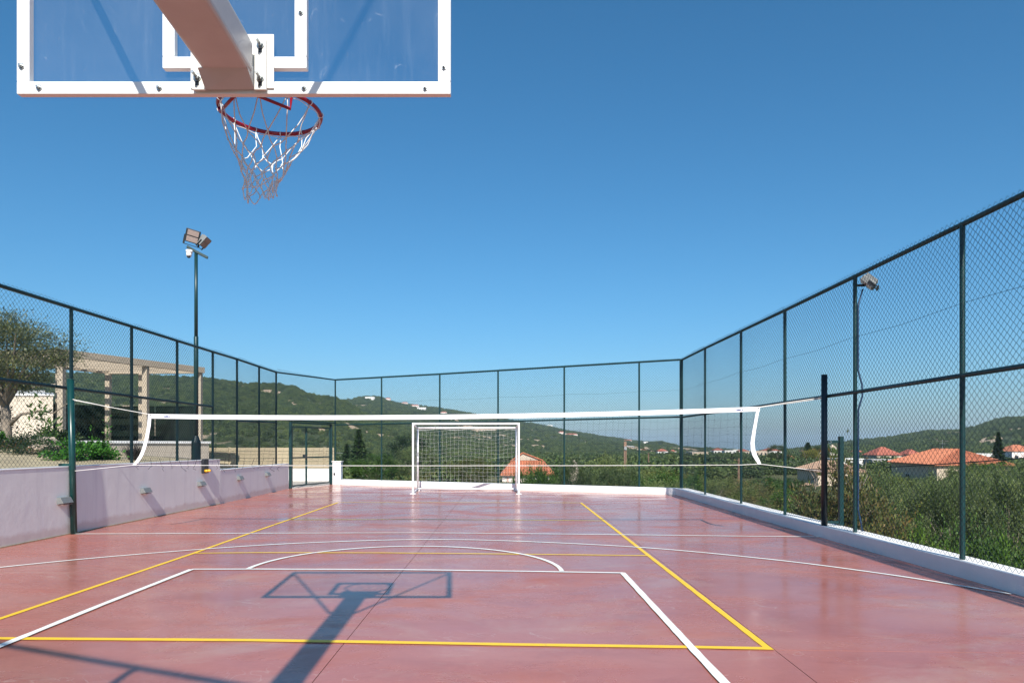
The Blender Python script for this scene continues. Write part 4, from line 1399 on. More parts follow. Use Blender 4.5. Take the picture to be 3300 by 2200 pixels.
c = link_obj('foliage', hme, None, hg, local=True); c.location = (0, 0, 1.4)
mb = MB(); mb.box(-25, -12.9, 27.3, 27.7, -0.4, 2.5); mb.build('stems', M['bark'], hg)

ph = root('pool_house', (-17, 21, 1.3), 'flat-roofed cream garden building behind the olive tree', 'building')
mb = MB(); mb.prism([(-21.5, 21.0), (-14.12, 21.0), (-16.3, 24.0), (-21.5, 24.0)], 1.0, 2.96); mb.build('wall', M['cream'], ph)
mb = MB(); mb.prism([(-21.55, 20.95), (-14.05, 20.95), (-16.3, 24.05), (-21.55, 24.05)], 2.961, 3.05); mb.build('parapet', M['white_wall'], ph)
mb = MB(); mb.prism([(-21.4, 21.2), (-14.5, 21.2), (-16.4, 23.8), (-21.4, 23.8)], 3.051, 3.14); mb.build('roof', M['grey_metal'], ph)

# slatted fence and white wall beyond the gate
sw = MB(); sw.box(-15.5, -7.25, 28.0, 28.25, -0.3, 0.49)
tag(sw.build('yard_wall', M['white_wall'], bevel=0.006), 'white wall in the yard beyond the gate, under beige slats', 'wall')
sf = root('slat_fence', (-11, 28.1, 0.49), 'beige horizontal slat fence on the white wall beyond the gate', 'fence')
xs = [-15.5, -13.55, -11.6, -9.65, -7.7]
for i in range(5):
    mb = MB(); mb.box(xs[i] - 0.05, xs[i] + 0.05, 28.02, 28.12, 0.491, 1.36); mb.build('post', M['slat'], sf)
for i in range(5):
    xa = xs[i] + 0.03
    xb = (xs[i + 1] - 0.03) if i < 4 else -7.30
    for k in range(6):
        z = 0.50 + k * 0.143
        mb = MB(); mb.box(xa, xb, 27.985, 28.015, z, z + 0.128); mb.build('slat', M['slat'], sf)

# garden plants
ot = root('olive_tree', (-11.45, 15.5, 1.36), 'olive tree with grey trunk and loose crown behind the left fence', 'tree')
ome, oK = crown_mesh('crown', 71, M['leaf_olive_grey'], n=38000, clumps=210, radii=(1.85, 1.5, 1.12), leaf=0.033, aspect=0.24, shell=0.35, spread=0.11)
c = link_obj('crown', ome, None, ot, local=True); c.location = (-0.25, 0, 2.15)
tips = [tuple(Vector(q) + Vector((-0.25, 0, 2.15))) for q in (oK[:26] * 0.9).tolist()]
ome2, oK2 = crown_mesh('crown', 72, M['leaf_yellow'], n=900, clumps=120, radii=(1.6, 1.4, 1.0), leaf=0.040, aspect=0.28, shell=0.3, spread=0.10)
c = link_obj('autumn_leaves', ome2, None, ot, local=True); c.location = (-0.3, 0, 2.15)
link_obj('trunk', limb_mesh('trunk', 73, M['bark'], (0, 0, 0), 1.0, tips, 0.105, 0.14), M['bark'], ot, local=True)
mb = MB(); mb.tube([(0.05, 0, 0.55), (0.3, 0, 0.78), (0.75, 0, 0.86), (1.05, 0, 0.80), (1.25, 0, 0.95), (1.4, 0, 1.05)], [0.05, 0.035, 0.028, 0.02, 0.014, 0.005], 7)
link_obj('low_branch', mb.mesh('low_branch', smooth=True), M['bark'], ot, local=True)

def patch(name, c, rad, m, seed, n, leaf, aspect, label, cat, spread=0.16, shell=0.3):
    o = root(name, c, label, cat)
    me, K = crown_mesh('foliage', seed, m, n=n, clumps=max(20, n // 60), radii=rad, leaf=leaf, aspect=aspect, shell=shell, spread=spread)
    f = link_obj('foliage', me, None, o, local=True)
    f.location = (0, 0, rad[2] * 0.55)
    st = limb_mesh('stems', seed + 3, M['bark'], (0, 0, -0.05), rad[2] * 0.3, [tuple(Vector(q) * 0.8 + Vector((0, 0, rad[2] * 0.55))) for q in K[:10].tolist()], 0.012, 0.05)
    link_obj('stems', st, M['bark'], o, local=True)
    return o
patch('ground_ivy', (-8.55, 13.6, 1.08), (0.42, 1.15, 0.30), M['leaf_bright'], 81, 3600, 0.035, 0.6, 'bright green low ivy bed just behind the left fence', 'plant')
patch('juniper_bush', (-9.6, 13.7, 1.25), (0.75, 0.7, 0.28), M['leaf_dark'], 82, 2600, 0.03, 0.3, 'dark low juniper bush between the rock and the green net post', 'bush')
patch('red_plant', (-10.5, 14.6, 1.30), (0.42, 0.35, 0.20), M['leaf_orange'], 83, 1100, 0.028, 0.5, 'small orange-leaved plant on the lawn near the olive tree', 'plant')
patch('young_shrub', (-10.4, 15.2, 1.32), (0.38, 0.35, 0.85), M['leaf_green'], 84, 420, 0.06, 0.35, 'thin young shrub with broad leaves right of the olive trunk', 'bush', 0.22)
patch('dark_shrub', (-10.9, 16.2, 1.34), (0.65, 0.5, 0.35), M['leaf_dark'], 85, 2000, 0.04, 0.4, 'low dark shrub at the foot of the olive trunk', 'bush')
patch('lime_shrub', (-11.3, 14.8, 1.34), (0.35, 0.3, 0.35), M['leaf_bright'], 86, 1200, 0.04, 0.5, 'lime green shrub at the left edge below the olive tree', 'bush')
patch('purple_shrub', (-12.6, 16.6, 1.36), (0.55, 0.5, 0.85), M['leaf_purple'], 87, 1500, 0.05, 0.3, 'dark purple shrub behind the olive trunk at the left edge', 'bush')
for i, (x, y, hgt, lab) in enumerate(((-8.62, 14.55, 0.62, 'tallest thin green weed beside the third fence post'), (-9.3, 14.4, 0.42, 'thin green weed above the ivy bed, in front of the pale ledge'), (-8.9, 14.5, 0.34, 'short green weed between the taller weeds over the ivy'))):
    patch('tall_weed', (x, y, 1.15), (0.07, 0.07, hgt), M['leaf_bright'], 90 + i, 160, 0.035, 0.35, lab, 'plant', 0.4, 0.1)
# fountain grass: arching blades
fg = root('fountain_grass', (-8.1, 14.6, 1.06), 'dark purple fountain grass tuft behind the end of the net', 'grass')
mb = MB()
rq = random.Random(9)
for i in range(260):
    a, l = rq.uniform(0, 6.28), rq.uniform(0.3, 0.58)
    rr0 = rq.uniform(0, 0.08)
    lean = rq.uniform(0.1, 0.95)
    b0 = Vector((rr0 * math.cos(a), rr0 * math.sin(a), 0))
    p1 = b0 + Vector((math.cos(a) * l * lean * 0.4, math.sin(a) * l * lean * 0.4, l * 0.6))
    p2 = b0 + Vector((math.cos(a) * l * lean, math.sin(a) * l * lean, l * (0.95 - 0.35 * lean)))
    sd = Vector((-math.sin(a), math.cos(a), 0)) * 0.005
    mb.add([b0 - sd, b0 + sd, p1 + sd, p1 - sd, p2], [(0, 1, 2, 3), (3, 2, 4)])
link_obj('blades', mb.mesh('blades'), M['leaf_purple'], fg, local=True)
rk = root('garden_rock', (-10.2, 14.9, 1.28), 'rough pinkish rock on the lawn left of the green net post', 'rock')
bmk = bmesh.new(); bmesh.ops.create_icosphere(bmk, subdivisions=3, radius=1)
for v in bmk.verts:
    k = 1 + 0.28 * noise.noise(v.co * 1.7) + 0.12 * noise.noise(v.co * 5)
    v.co = Vector((v.co.x * 0.36 * k, v.co.y * 0.3 * k, v.co.z * 0.22 * k + 0.12))
rme = bpy.data.meshes.new('stone'); bmk.to_mesh(rme); bmk.free()
link_obj('stone', rme, M['rock'], rk, local=True)

# ------------------------------------------------------------------ vegetation outside the court
rv = random.Random(77)
GZ = -2.6
OL = 'grey-green olive shrub in the thicket outside the right fence'
GRP = 'olive shrubs of the thicket outside the right fence'
spots = []
for (x, y, rx, top) in ((6.3, 5.5, 0.85, 0.30), (6.35, 7.4, 0.90, 0.42), (6.5, 9.4, 0.95, 0.50), (6.6, 11.2, 0.80, 0.20),
                        (8.5, 7.4, 1.0, -0.75), (8.7, 10.2, 1.05, -0.65), (8.9, 12.9, 1.05, -0.55),
                        (8.7, 16.6, 1.25, 0.55), (10.3, 16.0, 1.15, 0.85), (11.7, 16.3, 1.2, 0.95), (13.1, 17.2, 1.3, 0.90),
                        (11.0, 20.2, 1.5, 0.55), (13.1, 20.0, 1.5, 0.80), (15.2, 21.2, 1.6, 0.75), (17.4, 22.6, 1.7, 0.85),
                        (14.0, 26.0, 1.9, 0.15), (17.0, 26.6, 1.9, 0.45), (20.2, 28.0, 2.1, 0.55), (19.0, 34.0, 2.4, 0.0),
                        (23.2, 35.0, 2.5, 0.25), (27.4, 36.4, 2.7, 0.45), (26.0, 45.0, 3.0, -0.5), (32.0, 46.0, 3.0, -0.1), (38.5, 50.5, 3.3, 0.1), (31, 58, 3.2, -1.0)):
    spots.append((x, y, rx, top))
NEARLAB = ['green evergreen shrub against the outside of the right fence at the picture edge',
           'green evergreen shrub against the outside of the right fence, behind its nearest post',
           'green evergreen shrub against the right fence between nearest post and floodlight post',
           'green evergreen shrub against the right fence beside the floodlight post',
           'low dark shrub in the hollow behind the shrubs at the right edge',
           'low dark shrub in the hollow behind the nearest right-hand fence post',
           'low dark shrub in the hollow behind the floodlight post']
OL = 'grey-green olive shrub in the back rows of the thicket outside the right fence'
GRP = 'olive shrubs in the back rows of the thicket'
for i, (x, y, rx, top) in enumerate(spots):
    z0 = gz(x, y)
    hh = (top - z0) / 1.9
    near = i < len(NEARLAB)
    bush('evergreen_shrub' if near else 'olive_shrub', (x, y, z0), (rx, rx * rv.uniform(0.85, 1.1), hh), 'green' if i < 4 else 'olive', i, NEARLAB[i] if near else OL, 'shrub', None if near else GRP, rv.uniform(0, 6))
for i, (x, y, rx, top, kd, lab) in enumerate((
        (6.45, 13.6, 1.25, 1.15, 'brown', 'autumn-coloured leafy shrub rising behind the right end of the net'),
        (6.25, 11.8, 0.95, 0.25, 'brown', 'brown-green shrub behind the black net post'),
        (7.6, 15.6, 1.4, 0.65, 'brown', 'reddish leafy shrub farther back beside the net end'),
        (5.9, 15.4, 0.9, -0.15, 'green', 'low green shrub outside the fourth right-hand fence post'),
        (6.0, 18.0, 1.0, -0.2, 'weed', 'dry yellowish weed clump near the far right corner of the fence'),
        (8.2, 20.5, 1.5, -0.3, 'green', 'green shrub in the middle distance beyond the right fence corner'),
        (9.5, 25.5, 1.9, -0.6, 'weed', 'large dry weed clump beyond the right fence corner'),
        (44.0, 62.0, 4.2, 0.1, 'green', 'yellow-green tree right of the orange-roofed house'),
        (42.5, 52.0, 3.4, 0.9, 'dark', 'dark leafy tree at the right edge behind the olive thicket'),
        (7.0, 23.0, 1.5, -0.3, 'green', 'green bush outside the far right corner of the court'),
        (3.6, 22.8, 1.3, 0.05, 'weed', 'dry grassy bush just outside the far right corner'),
        (2.3, 24.2, 1.3, 0.75, 'olive', 'tall olive shrub right of the goal, behind the far fence'),
        (0.95, 25.6, 1.2, 0.95, 'green', 'tall green shrub behind the far fence, right of the goal'),
        (3.9, 26.5, 1.6, 0.85, 'olive', 'large olive shrub under the wooden utility pole'),
        (1.9, 28.5, 1.6, 0.55, 'dark', 'dark shrub between the far fence and the orange-roofed house'),
        (-0.3, 24.6, 0.9, -0.1, 'olive', 'low olive shrub just outside the wall behind the goal'),
        (-1.9, 25.4, 1.2, 0.05, 'olive', 'olive shrub behind the middle of the goal net'),
        (-3.4, 26.2, 1.2, 0.25, 'olive', 'olive shrub behind the left goal post'),
        (-4.7, 27.2, 1.2, 0.25, 'green', 'green shrub behind the far fence, left of the goal'),
        (-5.7, 28.2, 1.2, 0.1, 'olive', 'grey-green shrub right of the white gate pillar'),
        (-4.3, 30.5, 1.5, 0.2, 'weed', 'dry weeds in front of the white cottage'),
        (5.6, 25.2, 1.6, 0.35, 'olive', 'olive shrub outside the far wall near its right corner'),
        (6.6, 29.5, 2.1, 0.55, 'green', 'broad green bush under the thin cable right of the wooden pole'),
        (4.9, 33.0, 2.1, 0.75, 'olive', 'grey olive bush left of the wooden pole foot'),
        (9.6, 33.5, 2.3, 0.10, 'olive', 'olive bush in the field behind the far right fence corner'),
        (12.6, 38.0, 2.8, -0.3, 'weed', 'wide patch of dry weeds in the field beyond the right fence corner'),
        (13.0, 31.0, 2.2, -0.5, 'green', 'green bush in the field left of the autumn shrub'),
        (16.5, 44.0, 3.0, -0.6, 'green', 'dark green bush in front of the roadside houses'),
        (10.2, 47.0, 3.0, -0.1, 'yellow', 'yellowish bush at the foot of the wooden pole'),
        (20.0, 52.0, 3.2, -0.9, 'olive', 'olive bush below the roadside houses, far side of the field')
        )):
    z0 = gz(x, y)
    bush('shrub', (x, y, z0), (rx, rx, (top - z0) / 1.9), kd, i, lab, 'shrub', None, rv.uniform(0, 6))
# bare twigs with a few leaves sticking up above the autumn shrub
tw_ = root('twiggy_branch', (6.35, 13.2, 0.6), 'bare twigs with a few brown leaves standing above the autumn shrub', 'branch')
mb = MB()
rt_ = random.Random(31)
lv = []
for k in range(7):
    p = Vector((rt_.uniform(-0.6, 0.6), rt_.uniform(-0.3, 0.3), 0))
    pts = [p]
    for j in range(4):
        p = p + Vector((rt_.uniform(-0.12, 0.12), 0, rt_.uniform(0.12, 0.26)))
        pts.append(p)
        lv.append(p)
    mb.tube(pts, [0.010, 0.008, 0.006, 0.004, 0.002], 5)
link_obj('twigs', mb.mesh('twigs'), M['bark'], tw_, local=True)
rng = np.random.default_rng(5)
C_ = np.array([tuple(p) for p in lv]) + rng.normal(size=(len(lv), 3)) * 0.03
Vv, Qq = leaf_cards(rng, C_, rng.normal(size=(len(lv), 3)), 0.05, 0.35)
link_obj('leaves', np_mesh('leaves', Vv, Qq, M['leaf_brown']), None, tw_, local=True)

def tree(name, loc, rad, kind, var, trunk, label, lean=0):
    me, st = BUSH[kind][var % len(BUSH[kind])]
    o = root(name, loc, label, 'tree')
    f = link_obj('crown', me, None, o, local=True)
    f.scale = rad
    f.location = (lean, 0, trunk + rad[2] * 0.8)
    t_ = limb_mesh('trunk', var + 300, M['bark'], (0, 0, -0.2), trunk, [(lean + rad[0] * 0.5 * math.cos(a), rad[1] * 0.5 * math.sin(a), trunk + rad[2] * 0.9) for a in (0.3, 1.5, 2.8, 4.2, 5.4)], 0.16, 0.15)
    link_obj('trunk', t_, M['bark'], o, local=True)
    return o
tree('round_tree', (-3.1, 52, gz(-3.1, 52)), (1.95, 1.9, 1.35), 'yellow', 0, 1.1, 'round yellow-green tree seen through the goal net')
tree('broad_tree', (-8.6, 62, gz(-8.6, 62)), (2.6, 2.4, 1.9), 'olive', 1, 1.0, 'loose green tree seen behind the left goal post')
tree('broad_tree', (-12.2, 60, gz(-12.2, 60)), (2.6, 2.4, 1.5), 'green', 1, 1.0, 'green tree behind the far fence left of the goal')
tree('umbrella_pine', (25.6, 130, gz(25.6, 130)), (3.4, 3.0, 0.95), 'green', 0, 0.9, 'bright green flat-topped pine beyond the far right corner')
tree('dark_tree', (-16.5, 110, gz(-16.5, 110)), (4.0, 3.5, 3.0), 'dark', 1, 1.6, 'dark tree behind the white cottage left of the goal')

def conifer(loc, hgt, r, seed, label, m='leaf_dark', tiers=9, name='conifer'):
    o = root(name, loc, label, 'tree')
    rng = np.random.default_rng(seed)
    n = 2600
    t = rng.random(n) ** 0.75
    tier = np.floor(t * tiers) / tiers
    rr = r * (1 - t) * (0.55 + 0.45 * (1 - (t - tier) * tiers)) * np.sqrt(rng.random(n))
    a = rng.random(n) * 6.283
    C = np.stack([rr * np.cos(a), rr * np.sin(a), hgt * (0.08 + 0.92 * t)], 1)
    D = np.stack([np.cos(a), np.sin(a), -0.2 + rng.normal(size=n) * 0.3], 1)
    V, Q = leaf_cards(rng, C, D, r * 0.13, 0.4)
    link_obj('crown', np_mesh('crown', V, Q, M[m]), None, o, local=True)
    mb = MB(); mb.tube([(0, 0, -0.2), (0, 0, hgt * 0.9)], [r * 0.10, r * 0.02], 7)
    link_obj('trunk', mb.mesh('trunk'), M['bark'], o, local=True)
    return o
conifer((-18.4, 82, gz(-18.4, 82)), 6.2, 2.3, 201, 'dark pine behind the tall antenna left of the goal')
conifer((-20.8, 86, gz(-20.8, 86)), 4.6, 1.8, 202, 'smaller dark pine right beside the white gate pillar')
conifer((65.0, 150, gz(65, 150)), 5.6, 3.0, 203, 'pointed dark araucaria standing above the roofs left of the black net post', tiers=7)
conifer((85.5, 120, gz(85.5, 120)), 7.2, 1.9, 204, 'tall dark cypress behind the orange-roofed house at right')
for i, (x, y, s_, lab) in enumerate(((58.5, 150, 2.4, 'rounded grey-green tree left of the pointed araucaria'), (70.0, 155, 2.3, 'grey-green tree right of the pointed araucaria'), (61.5, 140, 1.8, 'pale green tree in front of the araucaria'), (77, 165, 2.2, 'tree beside the church tower'))):
    tree('valley_tree', (x, y, gz(x, y)), (s_ * 1.2, s_, s_), ('olive', 'dark', 'yellow', 'green')[i], i, 1.4, lab)

# ------------------------------------------------------------------ houses
def tiles_on(mb, A, B, C, D, step=0.30, r=0.09):
    """rows of half-round tiles on slope with eave A-B and top D-C (C above B, D above A)"""
    A, B, C, D = (Vector(q) for q in (A, B, C, D))
    e = B - A
    L = e.length
    e.normalize()
    nrm = e.cross(D - A if (D - A).length > 0.01 else C - A).normalized()
    if nrm.z < 0: nrm = -nrm
    upv = nrm.cross(e).normalized()
    if upv.z < 0: upv = -upv
    hD, hC = (D - A).dot(upv), (C - B).dot(upv)
    oD, oC = (D - A).dot(e), L - (C - A).dot(e)
    H = max(hD, hC)
    n = int(L / step)
    for i in range(n + 1):
        u = min(L, i * L / n)
        l = H
        if oD > 0.01: l = min(l, H * u / oD)
        if oC > 0.01: l = min(l, H * (L - u) / oC)
        if l < 0.15: continue
        p, q = A + e * u + nrm * 0.01, A + e * u + upv * l + nrm * 0.01
        w = e * r
        mb.add([p - w, p + nrm * r * 1.1, p + w, q - w, q + nrm * r * 1.1, q + w], [(0, 1, 4, 3), (1, 2, 5, 4), (0, 2, 1)])

def house(name, label, P, ang, lu, lv, z0, ze, zr, wallm, roofm, over=0.4, ridge=0.35, wins=(), tiles=0.30, cat='house', hip=True):
    """P = near corner, u runs right along the lit face, v runs away; hip roof"""
    o = root(name, (P[0], P[1], z0), label, cat)
    u = Vector((math.cos(ang), math.sin(ang), 0))
    v = Vector((-math.sin(ang), math.cos(ang), 0))
    B = Vector((P[0], P[1], 0))
    def pt(a, b, z):
        q = B + u * a + v * b
        return (q.x, q.y, z)
    mb = MB(); mb.prism([pt(0, 0, 0)[:2], pt(lu, 0, 0)[:2], pt(lu, lv, 0)[:2], pt(0, lv, 0)[:2]], z0 - 1.0, ze)
    mb.build('wall', wallm, o)
    c0, c1, c2, c3 = pt(-over, -over, ze), pt(lu + over, -over, ze), pt(lu + over, lv + over, ze), pt(-over, lv + over, ze)
    if lv >= lu:
        k = (lu / 2 + over) if hip else -over
        r0, r1 = pt(lu / 2, k - over if hip else -over, zr), pt(lu / 2, lv - (k - over) if hip else lv + over, zr)
        slopes = [(c0, c1, r0, r0), (c1, c2, r1, r0), (c2, c3, r1, r1), (c3, c0, r0, r1)]
    else:
        k = (lv / 2 + over) if hip else -over
        r0, r1 = pt(k - over if hip else -over, lv / 2, zr), pt(lu - (k - over) if hip else lu + over, lv / 2, zr)
        slopes = [(c0, c1, r1, r0), (c1, c2, r1, r1), (c2, c3, r0, r1), (c3, c0, r0, r0)]
    rf = MB()
    for (a, b, c_, d) in slopes:
        lo = [Vector(q) - Vector((0, 0, 0.10)) for q in (a, b)]
        if (Vector(c_) - Vector(d)).length < 0.01:
            rf.add([a, b, c_], [(0, 1, 2)])
        else:
            rf.add([a, b, c_, d], [(0, 1, 2, 3)])
        rf.add([a, b, lo[1], lo[0]], [(3, 2, 1, 0)])
    rf.add([Vector(q) - Vector((0, 0, 0.10)) for q in (c0, c1, c2, c3)], [(3, 2, 1, 0)])
    ro = rf.build('roof', roofm, o)
    if tiles:
        tb = MB()
        for s_ in slopes:
            tiles_on(tb, *s_, step=tiles, r=tiles * 0.32)
        tb.build('roof_tiles', roofm, ro, kind='stuff')
        rc = MB()
        for a, b in ((r0, r1), (c0, r0), (c1, r0 if lv >= lu else r1)):
            if (Vector(a) - Vector(b)).length > 0.1:
                rc.tube([a, b], 0.10, 6)
        rc.build('ridge_tiles', roofm, ro)
    for (face, a, z, w, h_) in wins:
        n_ = -v if face == 'u' else -u
        t_ = u if face == 'u' else v
        c_ = Vector(pt(a, 0, z)) if face == 'u' else Vector(pt(0, a, z))
        mb = MB(); mb.obox(c_ + n_ * 0.01, t_ * w / 2, n_ * 0.02, Vector((0, 0, h_ / 2)))
        wn = mb.build('window', M['glass_dark'], o)
        fm = MB()
        for sx in (-1, 0, 1):
            fm.obox(c_ + n_ * 0.035 + t_ * sx * w / 2, t_ * 0.035, n_ * 0.012, Vector((0, 0, h_ / 2)))
        for sz in (-1, 1):
            fm.obox(c_ + n_ * 0.05 + Vector((0, 0, sz * h_ / 2)), t_ * (w / 2 + 0.05), n_ * 0.012, Vector((0, 0, 0.035)))
        fm.build('frame', M['wall_white'], wn)
    return o

house('orange_roof_house', 'stone house with large orange tiled hip roof above the olive thicket at right', (52.9, 85), -0.17, 8.2, 15, -5, -0.95, 0.95, M['wall_beige'], M['roof'], 0.5, wins=(('v', 9.0, -2.9, 1.3, 1.0), ('u', 4.0, -3.2, 1.2, 1.3)))
house('beige_house', 'beige house with old tiled roof and one window behind the black net post', (33.6, 75), -0.17, 4.7, 9.3, -5, -1.40, -0.35, M['wall_beige'], M['roof_old'], 0.25, wins=(('u', 2.9, -2.75, 0.65, 1.05),))
house('lean_to_shed', 'low shed with old tiled roof in front of the beige house', (30.6, 72.5), -0.17, 2.6, 4.2, -5, -3.25, -2.75, M['wall_beige'], M['roof_old'], 0.2)
# gablet house behind the goal
gh = root('gable_house', (1.7, 80, -4), 'pink-walled house with orange tiled roof and cream gable right of the goal', 'house')
mb = MB(); mb.box(-1.15, 4.9, 80, 90, -5, -1.95); mb.build('wall', M['wall_pink'], gh)
E0, E1 = (-1.35, 79.6, -1.95), (5.15, 79.6, -1.95)
K0, K1 = (-0.05, 82.6, -0.36), (3.75, 82.6, -0.36)
AP, AB = (1.30, 82.4, 0.56), (1.30, 89.0, 0.56)
F0, F1 = (-1.35, 90.4, -1.95), (5.15, 90.4, -1.95)
mb = MB()
mb.add([E0, E1, K1, K0], [(0, 1, 2, 3)])
mb.add([E1, F1, AB, AP, K1], [(0, 1, 2, 3, 4)])
mb.add([F0, E0, K0, AP, AB], [(0, 1, 2, 3, 4)])
mb.add([F1, F0, AB], [(0, 1, 2)])
mb.add([(E0[0], E0[1], -2.08), (E1[0], E1[1], -2.08), E1, E0], [(0, 1, 2, 3)])
ghr = mb.build('roof', M['roof'], gh)
mb = MB(); tiles_on(mb, E0, E1, K1, K0, 0.30, 0.10); mb.build('roof_tiles', M['roof'], ghr, kind='stuff')
mb = MB(); mb.add([(0.05, 82.45, -0.34), (3.3, 82.45, -0.34), (1.30, 82.45, 0.46)], [(0, 1, 2)]); mb.build('gable', M['cream'], gh)
mb = MB(); mb.tube([(AP[0], 82.35, AP[2]), (K1[0], 82.35, K1[2])], 0.09, 6); mb.tube([(AP[0], 82.35, AP[2]), (K0[0], 82.35, K0[2])], 0.09, 6); mb.build('verge_tiles', M['roof'], ghr)
mb = MB(); mb.tube([(-0.48, 79.95, -2.0), (-0.48, 79.95, -4.6)], 0.05, 8); mb.build('drainpipe', M['terracotta'], gh)

# other buildings of the village, small in view
def small(name, label, x, y, w, d, z0, zt, wm, rm, rise=0.9, cat='house', nw=2, group=None, win=True):
    o = root(name, (x, y, z0), label, cat, group)
    mb = MB(); mb.box(x - w / 2, x + w / 2, y, y + d, z0, zt); mb.build('wall', wm, o)
    if rm is not None:
        rf = MB()
        a = 0.35
        P = [(x - w / 2 - a, y - a, zt + 0.02), (x + w / 2 + a, y - a, zt + 0.02), (x + w / 2 + a, y + d + a, zt + 0.02), (x - w / 2 - a, y + d + a, zt + 0.02), (x - w / 2 + d * 0.4, y + d / 2, zt + rise), (x + w / 2 - d * 0.4, y + d / 2, zt + rise)]
        if w < d * 0.9:
            P[4], P[5] = (x, y + d * 0.3, zt + rise), (x + 0.01, y + d * 0.7, zt + rise)
            rf.add(P, [(0, 1, 4), (1, 2, 5, 4), (2, 3, 5), (3, 0, 4, 5), (3, 2, 1, 0)])
        else:
            rf.add(P, [(0, 1, 5, 4), (1, 2, 5), (2, 3, 4, 5), (3, 0, 4), (3, 2, 1, 0)])
        rf.build('roof', rm, o)
    else:
        rf = MB(); rf.box(x - w / 2 - 0.15, x + w / 2 + 0.15, y - 0.15, y + d + 0.15, zt + 0.01, zt + 0.2); rf.build('parapet', wm, o)
    if win:
        for k in range(nw):
            xx = x - w / 2 + w * (k + 0.5) / nw
            zc = zt - (zt - z0) * 0.35
            ww, hh = min(1.6, w / nw * 0.42), min(1.5, (zt - z0) * 0.36)
            mb = MB(); mb.box(xx - ww / 2, xx + ww / 2, y - 0.05, y - 0.01, zc - hh / 2, zc + hh / 2); mb.build('window', M['glass_dark'], o)
    return o

small('white_cottage', 'white cottage with red roof left of the goal, partly behind weeds', -24.8, 130, 2.9, 6, -4, -2.1, M['wall_white'], M['roof_red'], 0.55, nw=2)
small('white_shed', 'low whitewashed shed right of the white cottage', -22.3, 128, 2.2, 4, -5.4, -3.0, M['wall_white'], None, nw=1)
small('orange_roof_cottage', 'cottage with orange roof right of the white gate pillar', -25.8, 112, 2.6, 7, -4, -2.75, M['wall_beige'], M['roof'], 1.15, nw=1)
sp = root('solar_heater', (-23.4, 110, -3.0), 'blue solar water heater beside the orange cottage roof', 'heater')
mb = MB(); mb.obox((-23.4, 110, -1.95), (0.78, 0, 0), (0, 0.15, 0.22), (0, 0.03, -0.02)); mb.build('collector', M['navy'], sp)
mb = MB(); mb.tube([(-24.0, 110.1, -2.35), (-23.0, 110.1, -2.35)], 0.2, 12); mb.build('tank', M['blue'], sp, smooth=True)
mb = MB(); mb.bar((-24.0, 110.2, -3.6), (-24.0, 110.2, -2.2), 0.06, 0.06, (1, 0, 0)); mb.bar((-22.9, 110.2, -3.6), (-22.9, 110.2, -2.2), 0.06, 0.06, (1, 0, 0)); mb.build('frame', M['grey_metal'], sp)
small('white_flat_house', 'long white flat-roofed house with blue windows behind the beige house', 59.5, 120, 4.4, 6, -5, -1.05, M['wall_white'], None, nw=3)
small('red_roof_villa', 'wide villa with dark red hip roof below the right-hand hill', 99.5, 180, 6.6, 7, -6, -1.1, M['wall_beige'], M['roof_red'], 2.2, nw=3)
small('red_roof_villa', 'smaller red-roofed villa to the right of the wide dark red one', 112.0, 190, 3.2, 5, -6, -1.0, M['wall_beige'], M['roof_red'], 1.4, nw=1)
small('white_flats', 'pale flat-roofed block left of the large orange roof', 76.5, 140, 5.2, 6, -7, -1.6, M['wall_grey'], None, nw=3)
small('pink_house', 'pink house with orange roof at the right edge of the picture', 150.5, 200, 8.0, 8, -6, -0.3, M['wall_pink'], M['roof'], 2.0, nw=3)
small('long_white_house', 'low white house row behind the large orange roof', 137, 200, 8.5, 6, -6, -1.1, M['wall_white'], None, nw=4)
small('roadside_house', 'small white house with two red roofs seen through the right fence corner', 70.8, 262, 4.6, 6, -8.5, -5.9, M['wall_white'], M['roof'], 1.0, nw=2)
small('roadside_house', 'white house with steep orange roof left of the third right-hand fence post', 79.6, 255, 4.4, 6, -8.5, -5.0, M['wall_white'], M['roof'], 1.5, nw=2)
small('roadside_house', 'long beige house beside the steep orange-roofed one', 74.2, 268, 5.0, 5, -8, -5.0, M['wall_beige'], M['roof_old'], 0.6, nw=3)
small('roadside_house', 'brown-roofed house seen right beside the third right-hand fence post', 94.5, 290, 5.5, 6, -9, -6.2, M['wall_beige'], M['roof_red'], 0.8, nw=2)
small('roadside_house', 'orange-roofed house seen over the top of the autumn shrub', 83.5, 215, 5.2, 6, -8, -4.3, M['wall_beige'], M['roof'], 1.6, nw=2)
small('roadside_house', 'house with bright orange roof left of the araucaria', 72.8, 178, 2.6, 5, -6, -1.9, M['wall_beige'], M['roof'], 0.9, nw=1)
small('roadside_house', 'orange-roofed house at the foot of the church tower', 89.0, 185, 2.8, 5, -6, -2.9, M['wall_beige'], M['roof'], 1.2, nw=1)
ct = root('church_tower', (116.5, 248, -7), 'pale stone church tower with pointed cap right of the black net post', 'tower')
mb = MB(); mb.box(115.2, 117.8, 247, 249.6, -9, -0.3); mb.build('shaft', M['wall_pink'], ct)
mb = MB(); mb.box(115.5, 117.5, 247.3, 249.3, -0.29, 0.7); mb.build('belfry', M['wall_pink'], ct)
mb = MB(); mb.add([(115.4, 247.2, 0.71), (117.6, 247.2, 0.71), (117.6, 249.4, 0.71), (115.4, 249.4, 0.71), (116.5, 248.3, 1.9)], [(0, 1, 4), (1, 2, 4), (2, 3, 4), (3, 0, 4), (3, 2, 1, 0)]); mb.build('cap', M['wall_beige'], ct)
for sx in (115.9, 116.9):
    mb = MB(); mb.box(sx - 0.2, sx + 0.2, 247.2, 247.28, -0.2, 0.5); mb.build('bell_opening', M['glass_dark'], ct)
